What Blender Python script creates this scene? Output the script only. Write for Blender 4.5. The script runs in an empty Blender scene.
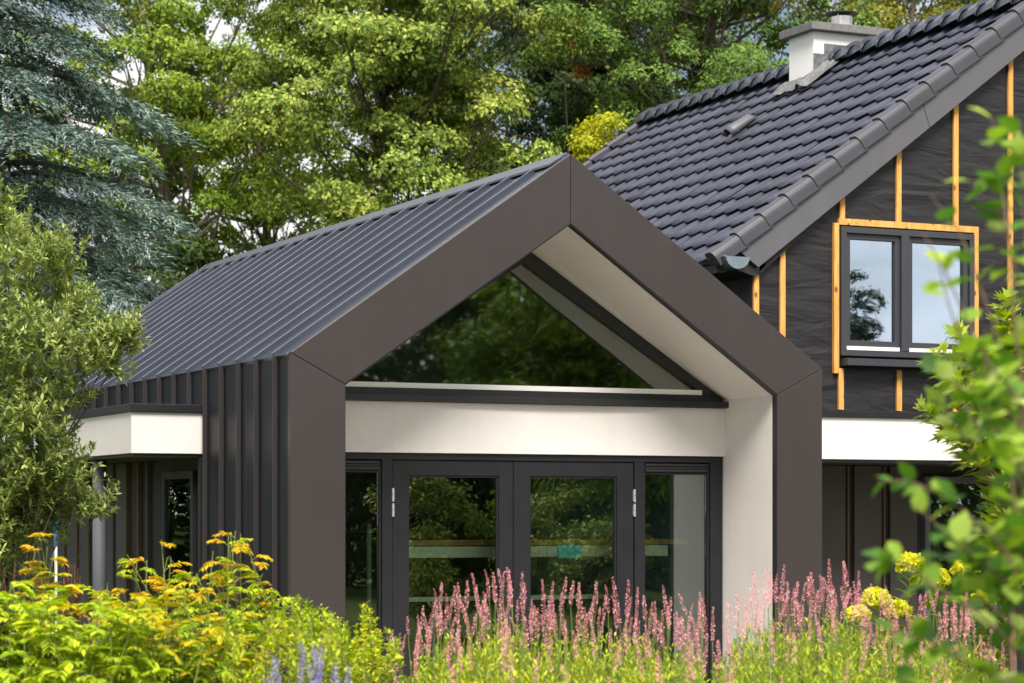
import bpy, bmesh, math, random
import numpy as np
from mathutils import Vector, Matrix
R = math.radians
SC = bpy.context.scene
COL = SC.collection
rng = np.random.default_rng(7)
random.seed(7)

# ------------------------------------------------------------------ camera constants
CAM = np.array([-6.1517, -17.1113, 1.7675]); PHI = 0.4386; F = 2358.9; YH = 513.35
VD = np.array([math.sin(PHI), math.cos(PHI), 0.0]); RD = np.array([math.cos(PHI), -math.sin(PHI), 0.0])
def at(px, py, Z):
    """world point seen at picture position (px, py), Z metres away"""
    return CAM + VD*Z + RD*((px-512)/F*Z) + np.array([0, 0, (YH-py)/F*Z])
def ground(px, Z):
    p = at(px, YH, Z); return (float(p[0]), float(p[1]), 0.0)

# ------------------------------------------------------------------ materials
MATS = {}
def new_mat(name):
    m = bpy.data.materials.new(name); m.use_nodes = True
    nt = m.node_tree; nt.nodes.clear()
    out = nt.nodes.new('ShaderNodeOutputMaterial')
    MATS[name] = m
    return m, nt, out
def N(nt, t, **kw):
    n = nt.nodes.new(t)
    for k, v in kw.items():
        if k in n.inputs: n.inputs[k].default_value = v
        else: setattr(n, k, v)
    return n
def L(nt, a, ao, b, bi): nt.links.new(a.outputs[ao], b.inputs[bi])
def c4(c): return (c[0], c[1], c[2], 1)

def surf(name, col, rough=.5, metal=0., col2=None, nscale=3., bump=0., bscale=40., spec=.5, stretch=(1, 1, 1), rvar=0., detail=4., ncontrast=(.3, .7), bdist=.01):
    m, nt, out = new_mat(name)
    p = N(nt, 'ShaderNodeBsdfPrincipled', Roughness=rough, Metallic=metal)
    p.inputs['Specular IOR Level'].default_value = spec
    p.inputs['Base Color'].default_value = c4(col)
    tc = N(nt, 'ShaderNodeTexCoord'); mp = N(nt, 'ShaderNodeMapping'); mp.inputs['Scale'].default_value = stretch
    L(nt, tc, 'Object', mp, 'Vector')
    if col2 is not None or rvar:
        nz = N(nt, 'ShaderNodeTexNoise', Scale=nscale, Detail=detail); L(nt, mp, 'Vector', nz, 'Vector')
        if col2 is not None:
            cr = N(nt, 'ShaderNodeValToRGB'); cr.color_ramp.elements[0].color = c4(col); cr.color_ramp.elements[1].color = c4(col2)
            cr.color_ramp.elements[0].position, cr.color_ramp.elements[1].position = ncontrast
            L(nt, nz, 'Fac', cr, 'Fac'); L(nt, cr, 'Color', p, 'Base Color')
        if rvar:
            mr = N(nt, 'ShaderNodeMapRange'); mr.inputs['To Min'].default_value = rough-rvar; mr.inputs['To Max'].default_value = rough+rvar
            L(nt, nz, 'Fac', mr, 'Value'); L(nt, mr, 'Result', p, 'Roughness')
    if bump:
        nb = N(nt, 'ShaderNodeTexNoise', Scale=bscale, Detail=5.); L(nt, mp, 'Vector', nb, 'Vector')
        b = N(nt, 'ShaderNodeBump', Strength=bump, Distance=bdist); L(nt, nb, 'Fac', b, 'Height'); L(nt, b, 'Normal', p, 'Normal')
    L(nt, p, 'BSDF', out, 'Surface')
    return m

def leafmat(name, cols, trans=.35, rough=.6, spec=.14, nscale=.6):
    rough = max(rough, .5); spec = min(spec, .22)
    """colour per leaf, plus a slow drift of colour over the plant"""
    m, nt, out = new_mat(name)
    g = N(nt, 'ShaderNodeNewGeometry')
    tc = N(nt, 'ShaderNodeTexCoord'); nz = N(nt, 'ShaderNodeTexNoise', Scale=nscale, Detail=2.); L(nt, tc, 'Object', nz, 'Vector')
    ma = N(nt, 'ShaderNodeMath', operation='MULTIPLY_ADD'); L(nt, g, 'Random Per Island', ma, 0); ma.inputs[1].default_value = .62
    mr = N(nt, 'ShaderNodeMapRange'); mr.inputs['From Min'].default_value = .3; mr.inputs['From Max'].default_value = .7
    mr.inputs['To Min'].default_value = 0; mr.inputs['To Max'].default_value = .38
    L(nt, nz, 'Fac', mr, 'Value'); L(nt, mr, 'Result', ma, 2)
    cr = N(nt, 'ShaderNodeValToRGB')
    els = cr.color_ramp.elements
    while len(els) < len(cols): els.new(.5)
    for i, (pos, c) in enumerate(cols): els[i].position = pos; els[i].color = c4(c)
    L(nt, ma, 'Value', cr, 'Fac')
    p = N(nt, 'ShaderNodeBsdfPrincipled', Roughness=rough); p.inputs['Specular IOR Level'].default_value = spec
    L(nt, cr, 'Color', p, 'Base Color')
    t = N(nt, 'ShaderNodeBsdfTranslucent'); 
    hs = N(nt, 'ShaderNodeHueSaturation', Saturation=1.1, Value=1.25); L(nt, cr, 'Color', hs, 'Color'); L(nt, hs, 'Color', t, 'Color')
    mx = N(nt, 'ShaderNodeMixShader', Fac=trans); L(nt, p, 'BSDF', mx, 1); L(nt, t, 'BSDF', mx, 2)
    L(nt, mx, 'Shader', out, 'Surface')
    return m

def glassmat(name, tint, refl, rough=0.0, gcol=(.95, .98, 1)):
    m, nt, out = new_mat(name)
    tr = N(nt, 'ShaderNodeBsdfTransparent', Color=c4(tint)); gl = N(nt, 'ShaderNodeBsdfGlossy', Roughness=rough, Color=c4(gcol))
    fr = N(nt, 'ShaderNodeFresnel', IOR=1.5)
    ma = N(nt, 'ShaderNodeMath', operation='MULTIPLY_ADD'); L(nt, fr, 'Fac', ma, 0); ma.inputs[1].default_value = 1.6; ma.inputs[2].default_value = refl
    ma.use_clamp = True
    # panes are never quite flat
    tc = N(nt, 'ShaderNodeTexCoord'); nz = N(nt, 'ShaderNodeTexNoise', Scale=1.3, Detail=1.); L(nt, tc, 'Object', nz, 'Vector')
    b = N(nt, 'ShaderNodeBump', Strength=.12, Distance=.02); L(nt, nz, 'Fac', b, 'Height'); L(nt, b, 'Normal', gl, 'Normal')
    mx = N(nt, 'ShaderNodeMixShader'); L(nt, ma, 'Value', mx, 'Fac'); L(nt, tr, 'BSDF', mx, 1); L(nt, gl, 'BSDF', mx, 2)
    L(nt, mx, 'Shader', out, 'Surface')
    return m

M = {}
M['fascia'] = surf('bronze_zinc', (.074, .063, .063), .33, .6, (.064, .054, .054), nscale=1.6, rvar=.08, bump=.22, bscale=.9, bdist=.03)
M['clad'] = surf('shaded_zinc', (.009, .0095, .014), .46, .1, (.007, .0075, .011), spec=.22, nscale=2.5, stretch=(1, 3, .4), rvar=.06, bump=.10, bscale=1.6, bdist=.02)  # same zinc family as the fascia, base darkened for its shaded side
M['seam'] = surf('lit_seam_zinc', (.042, .037, .038), .42, .4, (.035, .031, .032), nscale=2)  # lighter copy of the cladding metal, paints the light caught by the seams
M['roofzinc'] = surf('dark_zinc_roof', (.092, .102, .130), .33, .75, (.074, .082, .105), nscale=2.5, rvar=.06, bump=.08, bscale=1.8, bdist=.02)
M['render'] = surf('white_render', (.61, .585, .565), .85, 0, (.56, .535, .515), nscale=2.2, bump=.5, bscale=150, spec=.2, bdist=.008)
M['frame'] = surf('anthracite_frame', (.013, .0135, .016), .42, 0, (.010, .0105, .013), nscale=6, spec=.3, bump=.03, bscale=90)
M['wframe'] = surf('grey_window_frame', (.034, .036, .043), .42, 0, spec=.45)
M['black'] = surf('black_profile', (.012, .012, .014), .45)
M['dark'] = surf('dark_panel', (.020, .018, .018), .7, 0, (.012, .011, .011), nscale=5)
M['panel'] = surf('brown_board', (.046, .037, .036), .7, 0, (.034, .027, .027), nscale=1.4, stretch=(1, 1, .3), bump=.08, bscale=30)
M['tile'] = surf('slate_tile', (.046, .049, .073), .36, 0, (.038, .041, .061), nscale=1.8, spec=.55, bump=.05, bscale=55, rvar=.07)
M['vtile'] = surf('slate_verge_tile', (.058, .057, .069), .42, 0, (.048, .047, .057), nscale=3, spec=.35, bump=.10, bscale=60, rvar=.07)
M['rtile'] = surf('slate_ridge_tile', (.052, .060, .085), .28, 0, (.038, .045, .064), nscale=5, spec=.7, bump=.08, bscale=60)
M['barge'] = surf('grey_bargeboard', (.088, .086, .098), .5, 0, (.080, .078, .089), nscale=.9)
M['zincgutter'] = surf('weathered_zinc', (.26, .31, .36), .42, .7, (.17, .21, .25), nscale=7)
M['capzinc'] = surf('ridge_zinc', (.11, .125, .16), .40, .6, (.09, .10, .13), nscale=4)
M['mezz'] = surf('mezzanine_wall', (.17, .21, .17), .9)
M['lead'] = surf('lead_flashing', (.20, .20, .21), .55, .4, (.10, .10, .105), nscale=16, bump=.7, bscale=14, bdist=.03)
M['stone'] = surf('grey_concrete_cap', (.17, .165, .165), .85, 0, (.11, .107, .11), nscale=14, bump=.4, bscale=60)
M['chim'] = surf('chimney_render', (.82, .81, .80), .85, 0, (.76, .75, .74), nscale=4, bump=.25, bscale=160, bdist=.004)
M['steel'] = surf('stainless_steel', (.62, .60, .58), .22, 1., (.45, .43, .42), nscale=8)
M['hinge'] = surf('satin_hinge', (.55, .57, .60), .35, .8)
M['white'] = surf('white_plastic', (.80, .78, .76), .5)
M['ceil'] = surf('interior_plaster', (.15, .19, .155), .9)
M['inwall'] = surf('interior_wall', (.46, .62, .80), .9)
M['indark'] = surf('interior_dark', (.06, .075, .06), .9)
M['infloor'] = surf('screed_floor', (.16, .16, .15), .8, 0, (.1, .1, .1), nscale=2)
M['scaf'] = surf('pale_scaffold_paint', (.80, .85, .72), .5)
M['ply'] = surf('scaffold_board_wood', (.62, .38, .12), .6, 0, (.30, .18, .06), nscale=4, stretch=(1, 8, 8))
M['cyan'] = surf('turquoise_tape', (.05, .8, 1.0), .5)
M['bluep'] = surf('blue_plastic', (.01, .10, .20), .45)
M['post'] = surf('grey_post', (.07, .073, .085), .7)
M['bark'] = surf('bark', (.10, .08, .055), .9, 0, (.05, .04, .03), nscale=6, stretch=(3, 3, .6), bump=.8, bscale=12, bdist=.05)
M['barkpale'] = surf('pale_bark', (.26, .22, .15), .85, 0, (.14, .11, .08), nscale=5, stretch=(3, 3, .8), bump=.5, bscale=14, bdist=.04)
M['shadepine'] = surf('shaded_pine', (.10, .062, .030), .75, 0, (.06, .038, .02), nscale=6)  # pine darkened to paint in the shade of the recesses
M['shadeboard'] = surf('dark_grey_board', (.055, .055, .062), .7)
M['bouncepale'] = surf('beige_bounce', (.52, .48, .42), .85, 0, (.42, .38, .33), nscale=3, bump=.2, bscale=40)  # pale surface of the added slab that bounces light
M['twig'] = surf('twig', (.17, .10, .06), .7, 0, (.10, .06, .04), nscale=12)
M['stemg'] = surf('green_stem', (.14, .19, .03), .6)
M['olivebark'] = surf('olive_bark', (.11, .10, .07), .8, 0, (.07, .065, .045), nscale=9)

def wood():
    m, nt, out = new_mat('fresh_pine')
    p = N(nt, 'ShaderNodeBsdfPrincipled', Roughness=.6)
    tc = N(nt, 'ShaderNodeTexCoord'); mp = N(nt, 'ShaderNodeMapping'); mp.inputs['Scale'].default_value = (18, 18, 1.6); L(nt, tc, 'Object', mp, 'Vector')
    nz = N(nt, 'ShaderNodeTexNoise', Scale=2.2, Detail=5.); L(nt, mp, 'Vector', nz, 'Vector')
    cr = N(nt, 'ShaderNodeValToRGB'); e = cr.color_ramp.elements
    e[0].position = .3; e[0].color = (.50, .215, .040, 1); e[1].position = .7; e[1].color = (.70, .37, .10, 1)
    L(nt, nz, 'Fac', cr, 'Fac')
    # knots
    mp2 = N(nt, 'ShaderNodeMapping'); mp2.inputs['Scale'].default_value = (6, 6, 3.2); L(nt, tc, 'Object', mp2, 'Vector')
    vo = N(nt, 'ShaderNodeTexVoronoi', Scale=1.3); L(nt, mp2, 'Vector', vo, 'Vector')
    k = N(nt, 'ShaderNodeMapRange'); k.inputs['From Min'].default_value = .10; k.inputs['From Max'].default_value = .2
    L(nt, vo, 'Distance', k, 'Value')
    mx = N(nt, 'ShaderNodeMixRGB'); mx.inputs[1].default_value = (.16, .06, .02, 1); L(nt, k, 'Result', mx, 0); L(nt, cr, 'Color', mx, 2)
    L(nt, mx, 'Color', p, 'Base Color'); L(nt, p, 'BSDF', out, 'Surface')
    return m
M['pine'] = wood()

def membrane():
    m, nt, out = new_mat('black_breather_membrane')
    p = N(nt, 'ShaderNodeBsdfPrincipled', Roughness=.5); p.inputs['Base Color'].default_value = (.0155, .0145, .0165, 1)
    p.inputs['Specular IOR Level'].default_value = .35
    tc = N(nt, 'ShaderNodeTexCoord'); mp = N(nt, 'ShaderNodeMapping'); mp.inputs['Scale'].default_value = (.5, 1, 1.9); L(nt, tc, 'Object', mp, 'Vector')
    nz = N(nt, 'ShaderNodeTexNoise', Scale=1.7, Detail=3., Distortion=1.6); L(nt, mp, 'Vector', nz, 'Vector')
    b = N(nt, 'ShaderNodeBump', Strength=.55, Distance=.06); L(nt, nz, 'Fac', b, 'Height')
    mp2 = N(nt, 'ShaderNodeMapping'); mp2.inputs['Scale'].default_value = (.9, 1, 5); mp2.inputs['Rotation'].default_value = (0, .35, 0); L(nt, tc, 'Object', mp2, 'Vector')
    n2 = N(nt, 'ShaderNodeTexNoise', Scale=1.6, Detail=4., Distortion=1.); L(nt, mp2, 'Vector', n2, 'Vector')
    b2 = N(nt, 'ShaderNodeBump', Strength=.35, Distance=.03); L(nt, n2, 'Fac', b2, 'Height'); L(nt, b, 'Normal', b2, 'Normal')
    L(nt, b2, 'Normal', p, 'Normal'); L(nt, p, 'BSDF', out, 'Surface')
    return m
M['membrane'] = membrane()
M['glass'] = glassmat('door_glass', (.84, .90, .84), .07)
M['gglass'] = glassmat('gable_glass', (.80, .88, .80), .10, rough=.02)
M['wglass'] = glassmat('upper_window_glass', (.6, .65, .6), .46, gcol=(.70, .82, 1.0))

def tone(m, amt):
    """each tile of a roof has a tone of its own"""
    nt = m.node_tree; p = next(n for n in nt.nodes if n.type == 'BSDF_PRINCIPLED'); src = p.inputs['Base Color'].links[0].from_socket
    g = N(nt, 'ShaderNodeNewGeometry'); mr = N(nt, 'ShaderNodeMapRange'); mr.inputs['To Min'].default_value = 1-amt; mr.inputs['To Max'].default_value = 1+amt
    L(nt, g, 'Random Per Island', mr, 'Value'); hs = N(nt, 'ShaderNodeHueSaturation'); nt.links.new(src, hs.inputs['Color']); L(nt, mr, 'Result', hs, 'Value'); L(nt, hs, 'Color', p, 'Base Color')
tone(M['tile'], .18)
def streaks(m, col, zs=.5, amt=.5):
    """faint rain streaks and dust"""
    nt = m.node_tree; p = next(n for n in nt.nodes if n.type == 'BSDF_PRINCIPLED'); src = p.inputs['Base Color'].links[0].from_socket
    tc = N(nt, 'ShaderNodeTexCoord'); mp = N(nt, 'ShaderNodeMapping'); mp.inputs['Scale'].default_value = (4, 4, zs); L(nt, tc, 'Object', mp, 'Vector')
    nz = N(nt, 'ShaderNodeTexNoise', Scale=1.5, Detail=5.); L(nt, mp, 'Vector', nz, 'Vector')
    mr = N(nt, 'ShaderNodeMapRange'); mr.inputs['From Min'].default_value = .52; mr.inputs['From Max'].default_value = .8; mr.inputs['To Max'].default_value = amt; L(nt, nz, 'Fac', mr, 'Value')
    mx = N(nt, 'ShaderNodeMixRGB'); L(nt, mr, 'Result', mx, 0); nt.links.new(src, mx.inputs[1]); mx.inputs[2].default_value = c4(col); L(nt, mx, 'Color', p, 'Base Color')
streaks(M['render'], (.50, .47, .43), .35, .22); streaks(M['fascia'], (.10, .09, .088), .35, .22); streaks(M['clad'], (.03, .03, .034), .3, .3); streaks(M['chim'], (.50, .49, .47), .5, .3); streaks(M['barge'], (.13, .125, .135), 1., .25)
def rgb(*c): return tuple(c)
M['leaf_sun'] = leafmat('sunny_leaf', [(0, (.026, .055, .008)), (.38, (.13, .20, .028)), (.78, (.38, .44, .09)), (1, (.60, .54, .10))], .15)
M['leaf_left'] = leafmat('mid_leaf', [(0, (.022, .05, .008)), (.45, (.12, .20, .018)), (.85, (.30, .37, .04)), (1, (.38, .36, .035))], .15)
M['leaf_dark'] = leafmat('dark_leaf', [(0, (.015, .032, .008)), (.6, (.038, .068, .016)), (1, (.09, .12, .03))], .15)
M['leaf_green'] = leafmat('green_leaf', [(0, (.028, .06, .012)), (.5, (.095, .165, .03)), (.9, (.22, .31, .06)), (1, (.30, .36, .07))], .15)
M['leaf_russet'] = leafmat('russet_leaf', [(0, (.16, .045, .012)), (1, (.32, .12, .03))], .3)
M['leaf_autumn'] = leafmat('olive_brown_leaf', [(0, (.08, .10, .012)), (.5, (.20, .22, .03)), (1, (.38, .30, .04))], .15)
M['leaf_yellow'] = leafmat('golden_leaf', [(0, (.26, .30, .02)), (1, (.52, .50, .03))], .4)
M['needle'] = leafmat('blue_cedar_needle', [(0, (.025, .055, .042)), (.45, (.11, .17, .14)), (1, (.33, .42, .36))], .1, .6, .2)
M['olive'] = leafmat('olive_leaf', [(0, (.06, .095, .022)), (.45, (.22, .285, .07)), (.9, (.42, .48, .15)), (1, (.56, .58, .27))], .25, .5, .4, 1.2)
M['olive_tip'] = leafmat('olive_young_leaf', [(0, (.14, .17, .05)), (1, (.34, .34, .13))], .3)
M['sh_green'] = leafmat('shrub_green', [(0, (.05, .11, .008)), (.45, (.18, .30, .012)), (1, (.48, .54, .03))], .3, nscale=1.5)
M['sh_lime'] = leafmat('shrub_lime', [(0, (.13, .23, .010)), (.5, (.36, .46, .018)), (1, (.64, .64, .03))], .3, nscale=1.5)
M['sh_yellow'] = leafmat('shrub_yellow', [(0, (.30, .33, .015)), (.6, (.55, .48, .02)), (1, (.60, .38, .02))], .4, nscale=2)
M['sh_orange'] = leafmat('shrub_orange', [(0, (.52, .47, .02)), (.6, (.60, .40, .02)), (1, (.50, .18, .02))], .4, nscale=2)
M['rust'] = leafmat('rusty_seedhead', [(0, (.10, .035, .015)), (1, (.24, .10, .035))], .15)
M['pers_leaf'] = leafmat('persicaria_leaf', [(0, (.11, .18, .010)), (.5, (.32, .41, .018)), (1, (.60, .59, .05))], .3, nscale=1.2)
M['pink'] = leafmat('pink_floret', [(0, (.48, .11, .15)), (.45, (.76, .33, .36)), (1, (.95, .70, .69))], .3, .6, .2)
M['hyd'] = leafmat('yellow_flower', [(0, (.58, .60, .02)), (1, (.85, .80, .06))], .35)
M['lav'] = leafmat('lavender_floret', [(0, (.20, .17, .42)), (1, (.45, .40, .68))], .3)
M['lavstem'] = surf('silver_stem', (.30, .34, .24), .7)
M['maple'] = leafmat('maple_leaf', [(0, (.13, .20, .018)), (.5, (.28, .38, .035)), (1, (.46, .52, .07))], .42, nscale=2)
M['birch'] = leafmat('birch_leaf', [(0, (.022, .07, .02)), (.35, (.10, .22, .03)), (.65, (.32, .46, .06)), (1, (.66, .72, .28))], .45, .35, .5, 2.5)
M['hedge'] = leafmat('hedge_leaf', [(0, (.02, .045, .008)), (1, (.07, .12, .02))], .3)

# ------------------------------------------------------------------ mesh helpers
class MB:
    def __init__(s): s.v = []; s.f = []
    def add(s, vs, fs):
        o = len(s.v); s.v += [tuple(map(float, p)) for p in vs]; s.f += [tuple(i+o for i in f) for f in fs]; return s
    def box(s, x0, x1, y0, y1, z0, z1):
        return s.add([(x0,y0,z0),(x1,y0,z0),(x1,y1,z0),(x0,y1,z0),(x0,y0,z1),(x1,y0,z1),(x1,y1,z1),(x0,y1,z1)],
                     [(3,2,1,0),(4,5,6,7),(0,1,5,4),(1,2,6,5),(2,3,7,6),(3,0,4,7)])
    def prism_y(s, poly, y0, y1):      # poly in (x, z), counter-clockwise seen from -y
        n = len(poly)
        vs = [(x, y0, z) for x, z in poly] + [(x, y1, z) for x, z in poly]
        fs = [tuple(range(n)), tuple(range(2*n-1, n-1, -1))] + [((i+1) % n, i, i+n, (i+1) % n+n) for i in range(n)]
        return s.add(vs, fs)
    def sweep(s, prof, p0, p1, u, v):  # closed profile (a, b) in axes u, v swept from p0 to p1
        n = len(prof); u = np.array(u); v = np.array(v); p0 = np.array(p0); p1 = np.array(p1)
        vs = [p0+u*a+v*b for a, b in prof] + [p1+u*a+v*b for a, b in prof]
        fs = [tuple(range(n)), tuple(range(2*n-1, n-1, -1))] + [((i+1) % n, i, i+n, (i+1) % n+n) for i in range(n)]
        return s.add(vs, fs)
    def tube(s, pts, rads, n=6):
        pts = [np.array(p, float) for p in pts]; rings = []
        o = len(s.v)
        for i, p in enumerate(pts):
            d = pts[min(i+1, len(pts)-1)] - pts[max(i-1, 0)]; d = d/(np.linalg.norm(d)+1e-9)
            a = np.cross(d, [0, 0, 1.]) if abs(d[2]) < .9 else np.cross(d, [1., 0, 0]); a /= np.linalg.norm(a); b = np.cross(d, a)
            for k in range(n):
                t = 2*math.pi*k/n; s.v.append(tuple(p+(a*math.cos(t)+b*math.sin(t))*rads[i]))
        for i in range(len(pts)-1):
            for k in range(n):
                s.f.append((o+i*n+k, o+i*n+(k+1) % n, o+(i+1)*n+(k+1) % n, o+(i+1)*n+k))
        s.f.append(tuple(o+k for k in range(n))[::-1]); s.f.append(tuple(o+(len(pts)-1)*n+k for k in range(n)))
        return s
    def build(s, name, mat, parent=None, bevel=0, smooth=False, origin=None):
        me = bpy.data.meshes.new(name)
        org = np.array(origin if origin is not None else (0, 0, 0), float)
        if parent is not None and origin is None: pass
        vs = [tuple(np.array(p)-org) for p in s.v] if origin is not None else s.v
        me.from_pydata(vs, [], s.f); me.update()
        bm = bmesh.new(); bm.from_mesh(me); bmesh.ops.recalc_face_normals(bm, faces=bm.faces); bm.to_mesh(me); bm.free()
        me.materials.append(mat)
        if smooth: me.polygons.foreach_set('use_smooth', [True]*len(me.polygons))
        o = bpy.data.objects.new(name, me); COL.objects.link(o)
        if origin is not None: o.location = tuple(org)
        if parent is not None:
            o.parent = parent
            if parent.type in ('EMPTY',) or True:
                # world coordinates are kept whatever the parent's place
                o.matrix_parent_inverse = world(parent).inverted()
        if bevel:
            b = o.modifiers.new('bevel', 'BEVEL'); b.width = bevel; b.segments = 2; b.limit_method = 'ANGLE'; b.angle_limit = R(40)
        return o
def world(o):
    m = Matrix.Translation(o.location) @ o.rotation_euler.to_matrix().to_4x4()
    if o.parent: m = world(o.parent) @ o.matrix_parent_inverse @ m
    return m
def npmesh(name, V, Fq, mat, parent=None, smooth=False):
    """V (n,3), Fq (m,k) constant size faces"""
    me = bpy.data.meshes.new(name); V = np.asarray(V, np.float32); Fq = np.asarray(Fq, np.int32); m, k = Fq.shape
    me.vertices.add(len(V)); me.vertices.foreach_set('co', V.ravel())
    me.loops.add(m*k); me.loops.foreach_set('vertex_index', Fq.ravel())
    me.polygons.add(m); me.polygons.foreach_set('loop_start', np.arange(0, m*k, k, dtype=np.int32))
    me.update(calc_edges=True); me.materials.append(mat)
    if smooth: me.polygons.foreach_set('use_smooth', [True]*m)
    o = bpy.data.objects.new(name, me); COL.objects.link(o)
    if parent is not None: o.parent = parent; o.matrix_parent_inverse = world(parent).inverted()
    return o
def empty(name, loc, label, cat, group=None):
    o = bpy.data.objects.new(name, None); COL.objects.link(o); o.location = loc; o.empty_display_size = .2
    return tag(o, label, cat, group)
def tag(o, label, cat, group=None, kind=None):
    if label: o['label'] = label
    if cat: o['category'] = cat
    if group: o['group'] = group
    if kind: o['kind'] = kind
    return o

# ---- leaf shapes: (u along, s sideways, n up) and quads/tris
T_DIAMOND = (np.array([(0,0,0),(.45,-.5,.06),(1,0,-.05),(.45,.5,.06)]), np.array([(0,1,2),(0,2,3)]))
T_OVAL = (np.array([(0,0,0),(.25,-.42,.05),(.6,-.44,.05),(1,0,-.12),(.6,.44,.05),(.25,.42,.05),(.5,0,-.02)]),
          np.array([(0,1,6),(1,2,6),(2,3,6),(3,4,6),(4,5,6),(5,0,6)]))
def palmate():
    pts = [(0,0,0)]
    tips = [(-100,.42),(-52,.78),(0,1.0),(52,.78),(100,.42)]
    out = []
    for i,(a,r) in enumerate(tips):
        out.append((r,a))
        if i < 4: out.append((.40,(a+tips[i+1][0])/2))
    vs = [(.05,0,0)] + [(.32+ r*.68*math.cos(R(a)), r*.62*math.sin(R(a)), -.05*r) for r,a in out]
    fs = [(0,i,i+1) for i in range(1,len(out))]
    return np.array(vs), np.array(fs)
T_PALM = palmate()
T_NEEDLE = (np.array([(0,-.5,0),(0,.5,0),(1,0,0)]), np.array([(0,1,2)]))
T_STRIP = (np.array([(0,-.3,0),(0,.3,0),(.55,.5,.03),(.55,-.5,.03),(1,0,-.06)]), np.array([(0,1,2),(0,2,3),(3,2,4)]))

def norm(a): return a/(np.linalg.norm(a, axis=-1, keepdims=True)+1e-9)
class Leaves:
    def __init__(s): s.P = []; s.D = []; s.Nn = []; s.Ls = []; s.Ws = []
    def add(s, P, D, Nn, Ls, Ws):
        n = len(P); s.P.append(P); s.D.append(D); s.Nn.append(Nn)
        s.Ls.append(np.broadcast_to(Ls, (n,)).astype(float)); s.Ws.append(np.broadcast_to(Ws, (n,)).astype(float))
    def build(s, name, mat, parent, tmpl=T_DIAMOND):
        P = np.concatenate(s.P); D = norm(np.concatenate(s.D)); Nn = np.concatenate(s.Nn); Ls = np.concatenate(s.Ls); Ws = np.concatenate(s.Ws)
        S = norm(np.cross(D, Nn)); U = np.cross(S, D)
        tv, tf = tmpl; n = len(P); k = len(tv)
        V = P[:, None, :] + D[:, None, :]*(tv[None, :, 0]*Ls[:, None])[..., None] + S[:, None, :]*(tv[None, :, 1]*Ws[:, None])[..., None] + U[:, None, :]*(tv[None, :, 2]*Ls[:, None])[..., None]
        Fq = (tf[None] + (np.arange(n)*k)[:, None, None]).reshape(-1, tf.shape[1])
        return npmesh(name, V.reshape(-1, 3), Fq, mat, parent)
def rnd(n, s=1.): return rng.normal(0, s, (n, 3))
def rdir(n): return norm(rng.normal(0, 1, (n, 3)))

# ================================================================== WORLD, SUN, CAMERA
SUN_EL, SUN_AZ = R(53), R(200)          # azimuth measured from +Y clockwise (to the front right of the facade)
w = bpy.data.worlds.new('World'); SC.world = w; w.use_nodes = True
nt = w.node_tree; nt.nodes.clear()
out = nt.nodes.new('ShaderNodeOutputWorld'); bg = N(nt, 'ShaderNodeBackground', Strength=.062)
sky = nt.nodes.new('ShaderNodeTexSky'); sky.sky_type = 'NISHITA'; sky.sun_disc = False; sky.sun_elevation = SUN_EL; sky.sun_rotation = SUN_AZ
sky.air_density = 1.2; sky.dust_density = 2.
tc = N(nt, 'ShaderNodeTexCoord'); mp = N(nt, 'ShaderNodeMapping'); mp.inputs['Scale'].default_value = (1, 1, 2.6); L(nt, tc, 'Generated', mp, 'Vector')
nz = N(nt, 'ShaderNodeTexNoise', Scale=2.6, Detail=7., Roughness=.55, Distortion=.3); L(nt, mp, 'Vector', nz, 'Vector')
mr = N(nt, 'ShaderNodeMapRange'); mr.inputs['From Min'].default_value = .38; mr.inputs['From Max'].default_value = .60; L(nt, nz, 'Fac', mr, 'Value')
mx = N(nt, 'ShaderNodeMixRGB'); L(nt, mr, 'Result', mx, 0); L(nt, sky, 'Color', mx, 1); mx.inputs[2].default_value = (15.5, 15.2, 14.8, 1)
L(nt, mx, 'Color', bg, 'Color'); L(nt, bg, 'Background', out, 'Surface')
sd = bpy.data.lights.new('sun', 'SUN'); sd.energy = 4.6; sd.angle = R(26); sd.color = (1, .945, .865)
so = bpy.data.objects.new('sun', sd); COL.objects.link(so); so.rotation_euler = (R(90)-SUN_EL, 0, -SUN_AZ + math.pi)
dirn = Vector((math.sin(SUN_AZ)*math.cos(SUN_EL), math.cos(SUN_AZ)*math.cos(SUN_EL), math.sin(SUN_EL)))
so.rotation_euler = dirn.to_track_quat('Z', 'Y').to_euler(); so.location = (0, -10, 30)
cd = bpy.data.cameras.new('camera'); co = bpy.data.objects.new('camera', cd); COL.objects.link(co); SC.camera = co
cd.sensor_width = 36; cd.lens = F/1024*36; cd.shift_y = (YH-341.5)/1024; cd.clip_end = 3000; cd.clip_start = .1
co.location = tuple(CAM); co.rotation_euler = (math.pi/2, 0, -PHI)
cd.dof.use_dof = True; cd.dof.focus_distance = 19.0; cd.dof.aperture_fstop = 4.0
SC.view_settings.view_transform = 'Standard'; SC.view_settings.look = 'None'; SC.view_settings.gamma = 1; SC.view_settings.exposure = 0.8
SC.cycles.max_bounces = 8; SC.cycles.transparent_max_bounces = 8; SC.cycles.use_denoising = True
SC.cycles.caustics_reflective = False; SC.cycles.caustics_refractive = False

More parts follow.
